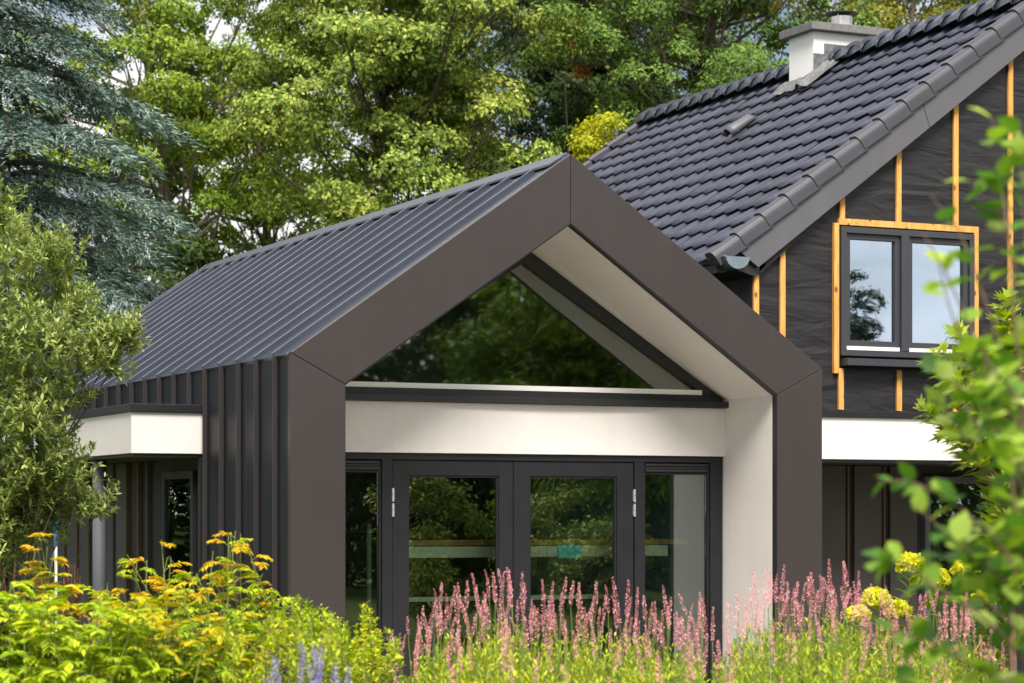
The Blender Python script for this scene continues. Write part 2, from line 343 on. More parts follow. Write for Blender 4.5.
# ================================================================== GROUND
gm = surf('grass_ground', (.045, .075, .015), .95, 0, (.08, .10, .03), nscale=.35, bump=.6, bscale=9, spec=.1, bdist=.05)
g = MB().add([(-900,-900,0),(900,-900,0),(900,1500,0),(-900,1500,0)], [(0,1,2,3)]).build('ground', gm); g['kind'] = 'structure'
sm = surf('bed_soil', (.05, .035, .022), .95, 0, (.09, .065, .04), nscale=6, bump=.9, bscale=22, spec=.1, bdist=.04)
b0, b1, b2, b3 = ground(-120, 7), ground(1250, 7), ground(1250, 17.0), ground(-120, 17.0)
g = MB().add([(p[0], p[1], .004) for p in (b0, b1, b2, b3)], [(0,1,2,3)]).build('garden_soil', sm); g['kind'] = 'structure'
g = MB().add([(-.8,-2.6,.008),(8.5,-2.6,.008),(8.5,2.1,.008),(-.8,2.1,.008)], [(0,1,2,3)]).build('bounce_slab', M['bouncepale']); g['kind'] = 'structure'  # unseen pale slab added to bounce cream light onto the soffit

# ================================================================== GABLED EXTENSION
W, HE, HA, T, HI, HAI, LEN = 4.8, 3.003, 4.680, .445, 2.770, 4.1165, 9.40
H2 = W/2
ext = empty('gabled_extension', (H2, 0, 0), 'small gabled garden extension wrapped in dark standing-seam zinc with glazed front', 'building')
# fascia: four mitred metal faces
e = .0025
for mir in (0, 1):
    X = (lambda x: W-x) if mir else (lambda x: x)
    for poly in ([(0, .0), (T, .0), (T, HI-e), (0, HE-e)], [(0, HE+e), (T, HI+e), (H2-e, HAI), (H2-e, HA)]):
        p = [(X(x), z) for x, z in poly]
        MB().prism_y(p, 0, .075).build('fascia', M['fascia'], ext, bevel=.003)
et = .005
for mir in (0, 1):
    X = (lambda x: W-x) if mir else (lambda x: x)
    MB().prism_y([(X(T+.001), 0), (X(T+et), 0), (X(T+et), HI-et), (X(T+.001), HI-.002)], .004, .075).build('edge_trim', M['black'], ext)
    MB().prism_y([(X(T+.001), HI-.002), (X(T+et), HI-et*1.2), (H2, HAI-et*1.3), (H2, HAI-.001)], .004, .075).build('edge_trim', M['black'], ext)
# structural body behind the fascia: white reveals and soffits
for mir in (0, 1):
    X = (lambda x: W-x) if mir else (lambda x: x)
    mb = MB()
    q = .006
    mb.prism_y([(X(x), z) for x, z in [(.06, 0), (T+q, 0), (T+q, HI-.001), (.06, HE-.06)]], .0755, 1.10)
    mb.build('reveal', M['render'], ext)
    MB().prism_y([(X(x), z) for x, z in [(.06, HE-.059), (T+q, HI-q), (H2, HAI-q), (H2, HA-.08)]], .0755, 1.10).build('soffit', M['render'], ext)
# side walls and roof cladding with seams
def clad_wall(xs, sgn, name, segs):
    mb = MB()
    for (y0, y1, z0, z1) in segs:
        mb.box(min(xs, xs+sgn*.03), max(xs, xs+sgn*.03), y0, y1, z0, z1)
    y = .32; sms = []
    while y < LEN-.05:
        for (y0, y1, z0, z1) in segs:
            if y0 <= y < y1: sb = MB(); sms.append(sb); sb.box(min(xs-sgn*.042, xs-sgn*.0004), max(xs-sgn*.042, xs-sgn*.0004), y-.006, y+.006, z0+(.10 if y > 2.1 and sgn > 0 else 0), z1+ .02)
        y += .4445
    o = mb.build(name, M['clad'], ext, bevel=.002)
    for sb in sms: sb.build('seam', M['seam'], o, bevel=.002)
    return o
clad_wall(.004, 1, 'side_cladding', [(.077, 2.175, 0, HE-.035), (2.175, LEN, 2.60, HE-.035)])
clad_wall(W-.004, -1, 'side_cladding', [(.077, LEN, 0, HE-.035)])
SL = math.atan2(HA-HE, H2); us = np.array([math.cos(SL), 0, math.sin(SL)]); ns = np.array([-math.sin(SL), 0, math.cos(SL)])
for mir in (0, 1):
    mm = np.array([-1, 1, 1]) if mir else np.array([1, 1, 1]); off = np.array([W, 0, 0]) if mir else np.zeros(3)
    base = np.array([0, 0, HE-.004]); Ls = H2/math.cos(SL)
    mb = MB()
    def sl(a, y, n): return (base+us*a+ns*n)*mm + off + np.array([0, y, 0])
    def slab(a0, a1, y0, y1, n0, n1):
        vs = [sl(a0,y0,n0), sl(a1,y0,n0), sl(a1,y1,n0), sl(a0,y1,n0), sl(a0,y0,n1), sl(a1,y0,n1), sl(a1,y1,n1), sl(a0,y1,n1)]
        mb.add(vs, [(3,2,1,0),(4,5,6,7),(0,1,5,4),(1,2,6,5),(2,3,7,6),(3,0,4,7)])
    slab(-.012, Ls-.002, .077, LEN, -.04, 0)
    y = .32
    while y < LEN-.02:
        slab(-.034, Ls-.205, y-.008, y+.008, -.001, .040)
        y += .4445
    slab(-.02, Ls-.05, LEN-.02, LEN+.01, -.05, .042)
    slab(-.02, Ls-.02, .050, .077, -.02, .006)
    mb.build('roof_cladding', M['roofzinc'], ext, bevel=.0025)
# ridge cap
prof = []
for a, b in ((-.165, -.098), (-.165, -.078), (0, .028), (.165, -.078), (.165, -.098), (0, .004)):
    prof.append((a, b))
MB().sweep(prof, (H2, .077, HA-.002), (H2, LEN+.02, HA-.002), (1,0,0), (0,0,1)).build('ridge_cap', M['capzinc'], ext, bevel=.002)
# lintel of white render, with the far walls and interior shell
MB().box(T+.006, W-T-.006, .86, 1.099, 2.267, 2.69).build('lintel', M['render'], ext, bevel=.004)
sh = MB()
sh.box(.035, W-.035, LEN-.2, LEN-.03, 0, HE-.05); sh.prism_y([(.035, HE-.05), (W-.035, HE-.05), (H2, HA-.09)], LEN-.2, LEN-.03)
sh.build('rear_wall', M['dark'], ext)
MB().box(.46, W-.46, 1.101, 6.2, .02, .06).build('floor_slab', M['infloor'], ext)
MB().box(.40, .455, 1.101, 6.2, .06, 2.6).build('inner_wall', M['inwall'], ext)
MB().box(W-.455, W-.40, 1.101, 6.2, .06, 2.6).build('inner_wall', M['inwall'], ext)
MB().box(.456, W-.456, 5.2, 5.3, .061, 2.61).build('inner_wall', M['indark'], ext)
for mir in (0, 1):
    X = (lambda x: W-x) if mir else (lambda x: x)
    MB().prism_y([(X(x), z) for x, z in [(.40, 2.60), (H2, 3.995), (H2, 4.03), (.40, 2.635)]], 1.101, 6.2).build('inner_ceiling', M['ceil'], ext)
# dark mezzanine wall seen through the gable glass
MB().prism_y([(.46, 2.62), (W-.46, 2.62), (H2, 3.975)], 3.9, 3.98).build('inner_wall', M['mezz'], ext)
# gable window
gw = MB(); y0, y1 = .885, .97
gw.box(T+.01, 4.352, .80, .97, 2.6925, 2.745)            # projecting sill profile
gw.box(T+.01, 4.335, y0-.012, y1, 2.747, 2.802)
for mir in (0, 1):
    X = (lambda x: W-x) if mir else (lambda x: x)
    gw.prism_y([(X(x), z) for x, z in [(T+.065, 2.802), (T+.20, 2.802), (H2, 3.885), (H2, 4.02)]], y0-.01, y1)
for mir in (0, 1):
    X = (lambda x: W-x) if mir else (lambda x: x)
    MB().prism_y([(X(x), z) for x, z in [(T+.012, 2.804), (T+.063, 2.804), (H2, 4.022), (H2, HAI-.012)]], y0+.004, y1).build('infill_strip', M['render'], ext)
gwo = gw.build('gable_window', M['black'], ext, bevel=.003)
MB().box(T+.05, 4.12, .872, .884, 2.803, 2.845).build('sill_strip', M['white'], gwo)
MB().prism_y([(T+.10, 2.80), (W-T-.10, 2.80), (H2, 3.94)], .925, .931).build('pane', M['gglass'], gwo)
# door set
dz = .06
fr = MB()
fr.box(T+.01, 4.335, .885, .985, 2.212, 2.262)
for a, b in ((T+.01, .58), (1.112, 1.205), (3.462, 3.552), (4.213, 4.335)): fr.box(a, b, .885, .985, dz, 2.2115)
fr.box(T+.02, 4.33, .885, .985, .01, dz-.001)
fr.build('door_frame', M['frame'], ext, bevel=.003)
def leaf(x0, x1, gx0, gx1, hx):
    m = MB(); ya, yb = .897, .955; z0, z1, gz0, gz1 = .075, 2.205, .24, 2.083
    m.box(x0, gx0, ya, yb, z0, z1); m.box(gx1, x1, ya, yb, z0, z1); m.box(gx0, gx1, ya+.001, yb, z0, gz0); m.box(gx0, gx1, ya+.001, yb, gz1, z1)
    # glazing beads
    for (a, b, c, d) in ((gx0, gx0+.016, gz0, gz1), (gx1-.016, gx1, gz0, gz1), (gx0+.016, gx1-.016, gz0, gz0+.016), (gx0+.016, gx1-.016, gz1-.016, gz1)):
        m.box(a, b, ya+.012, yb-.004, c, d)
    d_ = m.build('door', M['frame'], ext, bevel=.0025)
    MB().box(gx0+.002, gx1-.002, .928, .934, gz0+.002, gz1-.002).build('pane', M['glass'], d_)
    for za in (1.92, 1.795, .69):
        h = MB(); h.tube([(hx, .884, za-.055), (hx, .884, za-.003)], [.011, .011], 8); h.tube([(hx, .884, za+.003), (hx, .884, za+.055)], [.011, .011], 8)
        h.box(hx-.013, hx+.013, .8855, .896, za-.045, za+.045)
        h.build('hinge', M['hinge'], d_)
    return d_
dl = leaf(1.212, 2.322, 1.345, 2.176, 1.208)
dr = leaf(2.342, 3.455, 2.46, 3.296, 3.459)
MB().box(2.306, 2.358, .882, .8965, .08, 2.20).build('cover_strip', M['frame'], dl, bevel=.003)
for (a, b) in ((.581, 1.111), (3.553, 4.212)):
    s = MB(); ya, yb = .905, .965
    s.box(a, a+.02, ya, yb, .07, 2.205); s.box(b-.02, b, ya, yb, .07, 2.205); s.box(a+.02, b-.02, ya, yb, .07, .10); s.box(a+.02, b-.02, ya, yb, 2.105, 2.122)
    so_ = s.build('side_window', M['frame'], ext, bevel=.002)
    MB().box(a+.021, b-.021, .93, .936, .101, 2.104).build('pane', M['glass'], so_)
    v = MB(); v.box(a+.021, b-.021, .915, .96, 2.123, 2.20)
    v.box(a+.021, b-.021, .893, .914, 2.178, 2.198); v.box(a+.021, b-.021, .889, .914, 2.127, 2.150); v.box(a+.021, b-.021, .902, .914, 2.153, 2.172)
    v.build('vent_grille', M['black'], so_, bevel=.003)

# scaffold trestle standing inside, right behind the glass
sc_ = empty('trestle_scaffold', (2.9, 1.55, .06), 'pale metal trestle scaffold with a wooden deck board behind the glass doors', 'scaffold')
MB().box(1.22, 4.20, 1.255, 1.75, 1.495, 1.54).build('deck_board', M['ply'], sc_, bevel=.003)
MB().box(1.24, 4.0, 1.27, 1.295, 1.39, 1.485).build('side_beam', M['scaf'], sc_, bevel=.004)
MB().box(1.24, 3.6, 1.27, 1.295, 1.02, 1.06).build('lower_rail', M['scaf'], sc_, bevel=.004)
for x, zt in ((1.155, 1.68), (3.665, 1.66)):
    p = MB(); p.box(x-.016, x+.016, 1.27, 1.30, .06, zt)
    for k in range(16): p.box(x-.007, x+.007, 1.266, 1.2705, .15+k*.095, .17+k*.095)
    p.build('post', M['scaf'], sc_)
MB().tube([(1.75, 1.30, .06), (1.75, 1.30, 1.03)], [.014, .014]).build('leg', M['scaf'], sc_)
MB().tube([(1.70, 1.33, 1.03), (2.25, 1.33, .3)], [.012, .012]).build('brace', M['scaf'], sc_)
MB().box(2.90, 3.12, 1.235, 1.2695, 1.380, 1.494).build('tape', M['cyan'], sc_)
MB().box(2.80, 2.92, 1.258, 1.2695, 1.400, 1.480).build('tape', M['white'], sc_)

# ================================================================== FLAT ROOFED WING (left of the extension)
AX = -.634
wing = empty('flat_roofed_wing', (AX/2, 2.175, 0), 'low flat-roofed wing with white rendered edge over a shaded dark wall at left', 'building')
MB().box(AX, -.002, 2.176, 9.5, 2.273, 2.622).build('roof_edge', M['render'], wing, bevel=.004)
MB().box(AX-.02, -.001, 2.15, 9.52, 2.6225, 2.69).build('coping', M['frame'], wing, bevel=.004)
MB().box(AX+.02, -.045, 2.20, 9.5, 2.245, 2.2725).build('soffit_board', M['dark'], wing)
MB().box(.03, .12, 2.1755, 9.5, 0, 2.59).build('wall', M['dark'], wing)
MB().box(-.035, .029, 2.18, 2.24, 0, 2.244).build('corner_trim', M['frame'], wing, bevel=.003)
wn = MB(); ya, yb, za, zb = 2.44, 3.34, .9, 2.14
wn.box(-.02, .028, ya, ya+.07, za, zb); wn.box(-.02, .028, yb-.07, yb, za, zb); wn.box(-.0195, .028, ya+.07, yb-.07, zb-.07, zb); wn.box(-.0195, .028, ya+.07, yb-.07, za, za+.07)
wo = wn.build('window', M['frame'], wing, bevel=.003)
MB().box(0, .006, ya+.07, yb-.07, za+.07, zb-.07).build('pane', M['glass'], wo)
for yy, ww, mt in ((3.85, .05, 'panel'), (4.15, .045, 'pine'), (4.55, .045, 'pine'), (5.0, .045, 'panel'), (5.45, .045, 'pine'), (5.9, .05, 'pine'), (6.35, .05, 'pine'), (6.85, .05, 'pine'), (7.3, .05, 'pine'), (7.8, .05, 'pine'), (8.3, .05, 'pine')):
    MB().box(-.012, .029, yy-ww/2, yy+ww/2, 0, 2.24).build('batten', M['panel'] if mt == 'panel' else M['shadepine'], wing)
for y0_, y1_ in ((4.6, 4.95), (5.05, 5.4), (5.95, 6.3), (6.4, 6.8), (6.9, 7.25), (7.35, 7.75), (7.85, 8.25)):
    MB().box(.005, .029, y0_, y1_, 0, 2.24).build('board', M['shadeboard'], wing)
MB().tube([(AX+.10, 3.55, 0), (AX+.10, 3.55, 2.244)], [.062, .062], 20).build('round_column', M['post'], wing, smooth=True)

# ================================================================== MAIN HOUSE
G = 4.0; EX, EZ, KS = 6.0, 4.414, .745; RX = 10.10; RZ = EZ+KS*(RX-EX); FAR = 13.10; NEAR = 3.85
WL = 6.5; WR = 2*RX-WL
house = empty('tiled_house', (RX, 8.5, 0), 'house under renovation with slate-grey tiled roof and black wrapped gable with timber battens', 'building')
def rz(x): return EZ+KS*(x-EX) if x < RX else EZ+KS*(2*RX-x-EX)
# gable wall with a hole for the window
wx0, wx1, wz0, wz1 = 7.60, 9.23, 3.43, 4.77
def wl(x): return rz(x)-.30
zb = 2.60
gv = MB()
gv.prism_y([(WL, zb), (wx0, zb), (wx0, wl(wx0)), (WL, wl(WL))], G, G+.2)
gv.prism_y([(wx1, zb), (WR, zb), (WR, wl(WR)), (RX, wl(RX)), (wx1, wl(wx1))], G, G+.2)
gv.prism_y([(wx0, zb), (wx1, zb), (wx1, wz0), (wx0, wz0)], G, G+.2)
gv.prism_y([(wx0, wz1), (wx1, wz1), (wx1, wl(wx1)), (wx0, wl(wx0))], G, G+.2)
gv.build('gable_wall', M['membrane'], house)
hw = MB(); hw.box(WL, WL+.2, G+.201, FAR-.2, 0, EZ+.1); hw.box(WR-.2, WR, G+.201, FAR-.2, 0, EZ+.1); hw.build('side_wall', M['membrane'], house)
fw = MB(); fw.prism_y([(WL, 0), (WR, 0), (WR, wl(WR)), (RX, wl(RX)), (WL, wl(WL))], FAR-.2, FAR-.05); fw.build('rear_wall', M['membrane'], house)
MB().box(WL+.21, WR-.21, G+.21, FAR-.21, 2.5, 2.58).build('upper_floor', M['indark'], house)
MB().box(wx0-.2, wx1+.2, G+2.2, G+2.25, 2.6, 5.1).build('inner_wall', M['indark'], house)
# battens on the gable
def bat(x0, x1, z0, z1, d=.03, y1=G-.001):
    return MB().box(x0, x1, y1-d, y1, z0, z1).build('batten', M['pine'], house, bevel=.0015)
bw = .062
for (x, z0, z1) in ((6.54, 2.862, wl(6.54)), (6.86, 2.862, wl(6.86)-.01), (7.595, 4.883, wl(7.6)), (8.31, 4.883, wl(8.31)), (9.05, 4.883, wl(9.05)), (9.775, 4.18, wl(9.775)), (10.5, 2.862, wl(10.5)), (11.2, 2.862, wl(11.2)), (11.9, 2.862, wl(11.9)),
                    (7.58, 2.862, 3.30), (8.315, 2.862, 3.30), (9.05, 2.862, 3.30), (9.775, 2.862, 3.9)):
    bat(x-bw/2, x+bw/2, z0, z1)
bat(7.545, 9.335, 4.815, 4.882, .045); bat(7.483, 7.543, 3.245, 4.83, .045); bat(9.275, 9.335, 3.45, 4.814, .045)
# upper window
uw = MB(); Y0, Y1 = 3.925, 4.06
X0, X1, Z0, Z1 = 7.555, 9.262, 3.432, 4.795
gp = [(7.665, 8.235), (8.485, 9.055)]; gz0, gz1 = 3.60, 4.645
uw.box(X0, X1, Y0, Y1, Z1-.065, Z1); uw.box(X0, X1, Y0, Y1, Z0, Z0+.065)
uw.box(X0, X0+.065, Y0, Y1, Z0+.065, Z1-.065); uw.box(X1-.065, X1, Y0, Y1, Z0+.065, Z1-.065); uw.box(8.31, 8.41, Y0-.004, Y1, Z0+.065, Z1-.065)
uo = uw.build('window', M['wframe'], house, bevel=.004)
for a, b in ((X0+.066, 8.309), (8.411, X1-.066)):
    s = MB(); ya, yb = 3.955, 4.03; t = .06
    s.box(a, a+t, ya, yb, Z0+.066, Z1-.066); s.box(b-t, b, ya, yb, Z0+.066, Z1-.066); s.box(a+t, b-t, ya+.001, yb, Z1-.066-t, Z1-.066); s.box(a+t, b-t, ya+.001, yb, Z0+.105, Z0+.066+t+.04)
    s.build('sash', M['wframe'], uo, bevel=.004)
    MB().box(a+.01, b-.01, ya-.012, ya+.03, Z0+.066, Z0+.104).build('drip_strip', M['white'], uo)
    MB().box(a+t, b-t, 3.99, 3.996, Z0+.16, Z1-.066-t).build('pane', M['wglass'], uo)
MB().box(X0+.02, X1+.02, 3.84, G-.001, 3.325, 3.40).build('window_ledge', M['wframe'], house, bevel=.004)
# flat roofed front edge under the gable, and the recessed lower wall
MB().box(W+.03, WR, 2.175, 3.99, 2.29, 2.695).build('roof_edge', M['render'], house, bevel=.004)
MB().box(W+.03, WR+.02, 2.15, 3.995, 2.6955, 2.757).build('coping', M['frame'], house, bevel=.004)
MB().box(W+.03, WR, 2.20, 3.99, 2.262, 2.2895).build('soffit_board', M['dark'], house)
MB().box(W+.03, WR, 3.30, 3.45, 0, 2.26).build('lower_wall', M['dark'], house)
x = W+.36
P_ = [(4.86, 6.70), (6.84, 7.16), (7.27, 7.60), (7.71, 8.04)]
for a, b in P_: MB().box(a, b, 3.25, 3.299, .02, 2.255).build('board', M['panel'], house, bevel=.003)
for a in (7.21, 7.65): MB().box(a-.010, a+.010, 3.27, 3.299, .02, 2.255).build('batten', M['shadepine'], house)
ld = MB(); ld.box(8.12, 8.19, 3.22, 3.299, .05, 2.15); ld.box(8.98, 9.05, 3.22, 3.299, .05, 2.15); ld.box(8.19, 8.98, 3.225, 3.299, 2.08, 2.15); ld.box(8.19, 8.98, 3.225, 3.299, .05, .15)
ldo = ld.build('glazed_door', M['post'], house, bevel=.003); MB().box(8.19, 8.98, 3.26, 3.266, .15, 2.08).build('pane', M['glass'], ldo)
ld = MB(); ld.box(9.4, 9.47, 3.22, 3.299, .05, 2.15); ld.box(11.4, 11.47, 3.22, 3.299, .05, 2.15); ld.box(9.47, 11.4, 3.225, 3.299, 2.08, 2.15); ld.box(9.47, 11.4, 3.225, 3.299, .05, .15)
ldo = ld.build('window', M['post'], house, bevel=.003); MB().box(9.47, 11.4, 3.26, 3.266, .15, 2.08).build('pane', M['glass'], ldo)
# roof: profiled tiles in courses
SR = math.atan(KS); slope_len = (RX-EX)/math.cos(SR); NC = 14; gauge = slope_len/NC; tw = .30
u_ = np.array([math.cos(SR), 0, math.sin(SR)]); n_ = np.array([-math.sin(SR), 0, math.cos(SR)])
def tile_prof(t):   # t in 0..1 over one tile width: gentle rise then a quick drop
    return np.interp(t, [0, .10, .32, .55, .78, .86, .93, 1.], [0., .003, .010, .018, .027, .028, .004, 0.])
V = []; Fs = []
nt_ = int((FAR-NEAR-.18)/tw)
ks = np.array([0, .10, .32, .55, .78, .86, .93, 1.0]); hs = tile_prof(ks)
for c in range(NC):
    a0 = c*gauge - (.05 if c == 0 else .02); a1 = (c+1)*gauge+.03
    rows = [(a0+.09, .010), (a0+.004, .019), (a0, .035), (a0+.5*gauge, .019), (a1, .004)]
    for i in range(nt_):
        o0 = len(V); dh_ = rng.normal(0, .0022); da = rng.normal(0, .003); y0t = NEAR+.10+(i+1)*tw
        for ri, (a, h) in enumerate(rows):
            for k, hk in zip(ks, hs):
                p = np.array([EX, 0, EZ]) + u_*(a+da) + n_*(h-.06+hk+dh_); V.append((p[0], y0t-k*tw, p[2]))
        for ri in range(4):
            for j in range(7):
                q = o0+ri*8+j; Fs.append((q, q+1, q+9, q+8))
roof = npmesh('roof', V, Fs, M['tile'], house)
# right slope and roof body
MB().prism_y([(RX, RZ-.09), (EX+.02, EZ-.10), (EX+.02, EZ-.18), (RX, RZ-.20), (2*RX-EX, EZ-.18), (2*RX-EX, EZ-.10)], NEAR+.07, FAR-.05).build('roof_deck', M['dark'], roof)
mb = MB()
for c in range(NC):
    a0 = c*gauge; a1 = (c+1)*gauge+.02
    p0 = np.array([2*RX-EX, 0, EZ]); uu = np.array([-u_[0], 0, u_[2]]); nn = np.array([-n_[0], 0, n_[2]])
    A = p0+uu*a0-nn*.005; B = p0+uu*a1-nn*.05; Cc = p0+uu*a0-nn*.05
    mb.add([(A[0], NEAR, A[2]), (B[0], NEAR, B[2]), (B[0], FAR, B[2]), (A[0], FAR, A[2]), (Cc[0], NEAR, Cc[2]), (Cc[0], FAR, Cc[2])], [(0,1,2,3), (4,0,3,5)])
mb.build('rear_slope', M['tile'], roof)
# verge tiles, one by one
def verge(ya, yb, name='verge_tile'):
    first = None
    for c in range(NC):
        a0 = c*gauge-.035; a1 = (c+1)*gauge+.01
        prof = []
        sg = 1 if yb > ya else -1
        arc = [(ya+sg*(.075-.075*math.cos(t)), -.045+.085*math.sin(t)) for t in np.linspace(0, math.pi/2, 6)]
        for y, h0 in [(yb, .012), (yb-sg*.02, .034)]+arc[::-1]+[(ya, -.13), (yb, -.13)]:
            prof.append((y, h0))
        vs = []
        for a, hh in ((a0, .020), (a1, -.006)):
            for y, h in prof:
                yo = -sg*.009 if (hh > 0 and abs(y-yb) > .03) else 0
                p = np.array([EX, 0, EZ])+u_*a+n_*(h+hh); vs.append((p[0], y+yo, p[2]))
        n = len(prof); fs = [tuple(range(n)), tuple(range(2*n-1, n-1, -1))]+[((i+1) % n, i, i+n, (i+1) % n+n) for i in range(n)]
        MB().add(vs, fs).build(name, M['vtile'], roof)
verge(NEAR, NEAR+.17); verge(FAR, FAR-.17)
# ridge tiles
y = NEAR; n = 0; step = .33
while y < FAR-.1:
    mb = MB(); rr = 9; P0 = []; 
    vs = []
    for (yy, r_, dz_) in ((y-.02, .168, .000), (y-.021, .186, .030), (y+.10, .176, .022), (y+step+.0, .140, .002)):
        for k in range(rr):
            t = math.pi*k/(rr-1); vs.append((RX+math.cos(t)*r_*1.05, yy, RZ-.075+dz_+math.sin(t)*r_))
    fs = [(i*rr+k, i*rr+k+1, (i+1)*rr+k+1, (i+1)*rr+k) for i in range(3) for k in range(rr-1)]
    if not (7.95 < y < 8.55):
        mb.add(vs, fs).build('ridge_tile', M['rtile'], roof, smooth=False)
    y += step
# bargeboards
for (Yb0, Yb1) in ((NEAR+.03, NEAR+.075),):
    for s_, (xa, xb) in enumerate(((None, 8.62), (8.625, None))):
        top = lambda x: rz(x)-.06
        bot = lambda x: 4.31+.747*(x-6.509)
        if xa is None: poly = [(6.24, 4.50), (6.509, 4.31), (xb+.02, bot(xb+.02)), (xb-.10, top(xb-.10)), (6.20, top(6.2))]
        else: poly = [(xa-.10, top(xa-.10)), (xa+.02, bot(xa+.02)), (RX, bot(RX)), (RX, top(RX))]
        MB().prism_y(poly, Yb0, Yb1).build('bargeboard', M['barge'], house, bevel=.002)
    MB().prism_y([(RX+.002, rz(RX)-.06), (RX+.002, bot(RX)), (2*RX-6.509, 4.31), (2*RX-6.24, 4.5), (2*RX-6.2, rz(6.2)-.06)], Yb0, Yb1).build('bargeboard', M['barge'], house, bevel=.002)
MB().prism_y([(6.12, 4.32), (6.50, 4.22), (6.62, 4.34), (6.62, 4.62), (6.12, 4.36)], NEAR+.077, FAR-.1).build('eave_box', M['black'], house)
mb = MB(); mb.prism_y([(6.55, 4.25), (RX, wl(RX)-.02), (RX, wl(RX)+.12), (6.55, wl(6.55)+.12)], NEAR+.077, G-.0015); mb.build('verge_soffit', M['dark'], house)
# gutter: half round, hung on the eave
pr_ = []
for k in range(11):
    t = math.pi*(k/10); pr_.append((-math.cos(t)*.14, -math.sin(t)*.125))
for k in range(10, -1, -1):
    t = math.pi*(k/10); pr_.append((-math.cos(t)*.132, -math.sin(t)*.117))
gx, gz = 6.19, 4.395
gut = MB().sweep(pr_, (gx, NEAR-.09, gz), (gx, FAR, gz), (1,0,0), (0,0,1)); gut.tube([(gx-.14, NEAR-.09, gz), (gx-.14, FAR, gz)], [.012, .012], 6)
cap = [(-.14*math.cos(math.pi*k/10), -.125*math.sin(math.pi*k/10)) for k in range(11)]
gut.sweep(cap, (gx, NEAR-.095, gz), (gx, NEAR-.088, gz), (1,0,0), (0,0,1))
for k in range(9):
    yy = NEAR+.25+k*1.05; gut.sweep([(a*1.06, b*1.06) for a, b in cap], (gx, yy, gz), (gx, yy+.03, gz), (1,0,0), (0,0,1))
gut.build('gutter', M['zincgutter'], house)
# roof vent
vp = np.array([8.90, 8.25, 0]); va = (8.90-EX)/math.cos(SR)
vt = MB(); B = np.array([EX, 8.25, EZ])+u_*va
pts = []
vs = []
for a, w_, h in ((-.22, .085, .115), (-.12, .09, .12), (.16, .085, .085), (.24, .06, .005)):
    for k in range(7):
        t = math.pi*k/6; p = B+u_*a+n_*(math.sin(t)*h)+np.array([0, math.cos(t)*w_, 0]); vs.append(p)
fs = [(i*7+k, i*7+k+1, (i+1)*7+k+1, (i+1)*7+k) for i in range(3) for k in range(6)]
vt.add(vs, fs); vto = vt.build('roof_vent', M['barge'], roof, smooth=True); md = vto.modifiers.new('thick', 'SOLIDIFY'); md.thickness = .008
# chimney
chx0, chx1, chy0, chy1 = 9.72, 10.665, 7.88, 8.46
ch = MB().box(chx0, chx1, chy0, chy1, 6.6, 7.775).build('chimney', M['chim'], house, bevel=.006)
MB().box(chx0-.085, chx1+.13, chy0-.10, chy1+.10, 7.7755, 7.875).build('chimney_cap', M['stone'], ch, bevel=.008)
fl = MB()
fl.tube([(10.32, 8.17, 7.876), (10.32, 8.17, 7.90), (10.32, 8.17, 7.905), (10.32, 8.17, 8.05)], [.155, .155, .135, .135], 24); fl.tube([(10.32, 8.17, 7.935), (10.32, 8.17, 7.955)], [.142, .142], 24)
fo = fl.build('flue', M['steel'], ch)
MB().tube([(10.32, 8.17, 8.085), (10.32, 8.17, 8.10), (10.32, 8.17, 8.112)], [.21, .21, .12], 28).build('rain_cap', M['black'], fo)
cl = MB()
for k in range(4):
    t = k*math.pi/2+.6; cl.tube([(10.32+.12*math.cos(t), 8.17+.12*math.sin(t), 8.04), (10.32+.12*math.cos(t), 8.17+.12*math.sin(t), 8.09)], [.008, .008])
cl.build('cap_bracket', M['steel'], fo)
fs_ = MB()   # stepped lead flashing on the front face, apron at the left foot
for (a, b, zt) in ((chx0-.004, chx0+.15, 7.50), (chx0+.15, chx0+.52, 7.63), (chx0+.52, chx1+.0, 7.60)):
    fs_.box(a, b, chy0-.008, chy0-.0005, 7.05, zt)
fs_.box(chx0-.008, chx0-.0005, chy0-.008, chy1+.01, 7.0, 7.235)
for (y0_, y1_) in ((chy0-.28, chy0-.009), (chy0-.009, chy1+.15)):
    a1_ = (RX-.12-EX)/math.cos(SR) if y1_ < chy0 else (chx0-.01-EX)/math.cos(SR); a0_ = (chx0-.22-EX)/math.cos(SR)
    q = []
    ng = 10
    o0 = len(fs_.v)
    for i in range(ng+1):
        for j in range(5):
            yy = y0_+(y1_-y0_)*i/ng; aa = a0_+(a1_-a0_)*j/4
            hh = .022+.012*math.sin(yy*21)+.012*random.random()+(.05*(1-abs(yy-chy0)/.28)**2 if yy < chy0 else .03*j/4)
            p = np.array([EX, yy, EZ])+u_*aa+n_*hh; fs_.v.append(tuple(p))
    for i in range(ng):
        for j in range(4):
            q = o0+i*5+j; fs_.f.append((q, q+1, q+6, q+5))
fs_.build('flashing', M['lead'], ch)

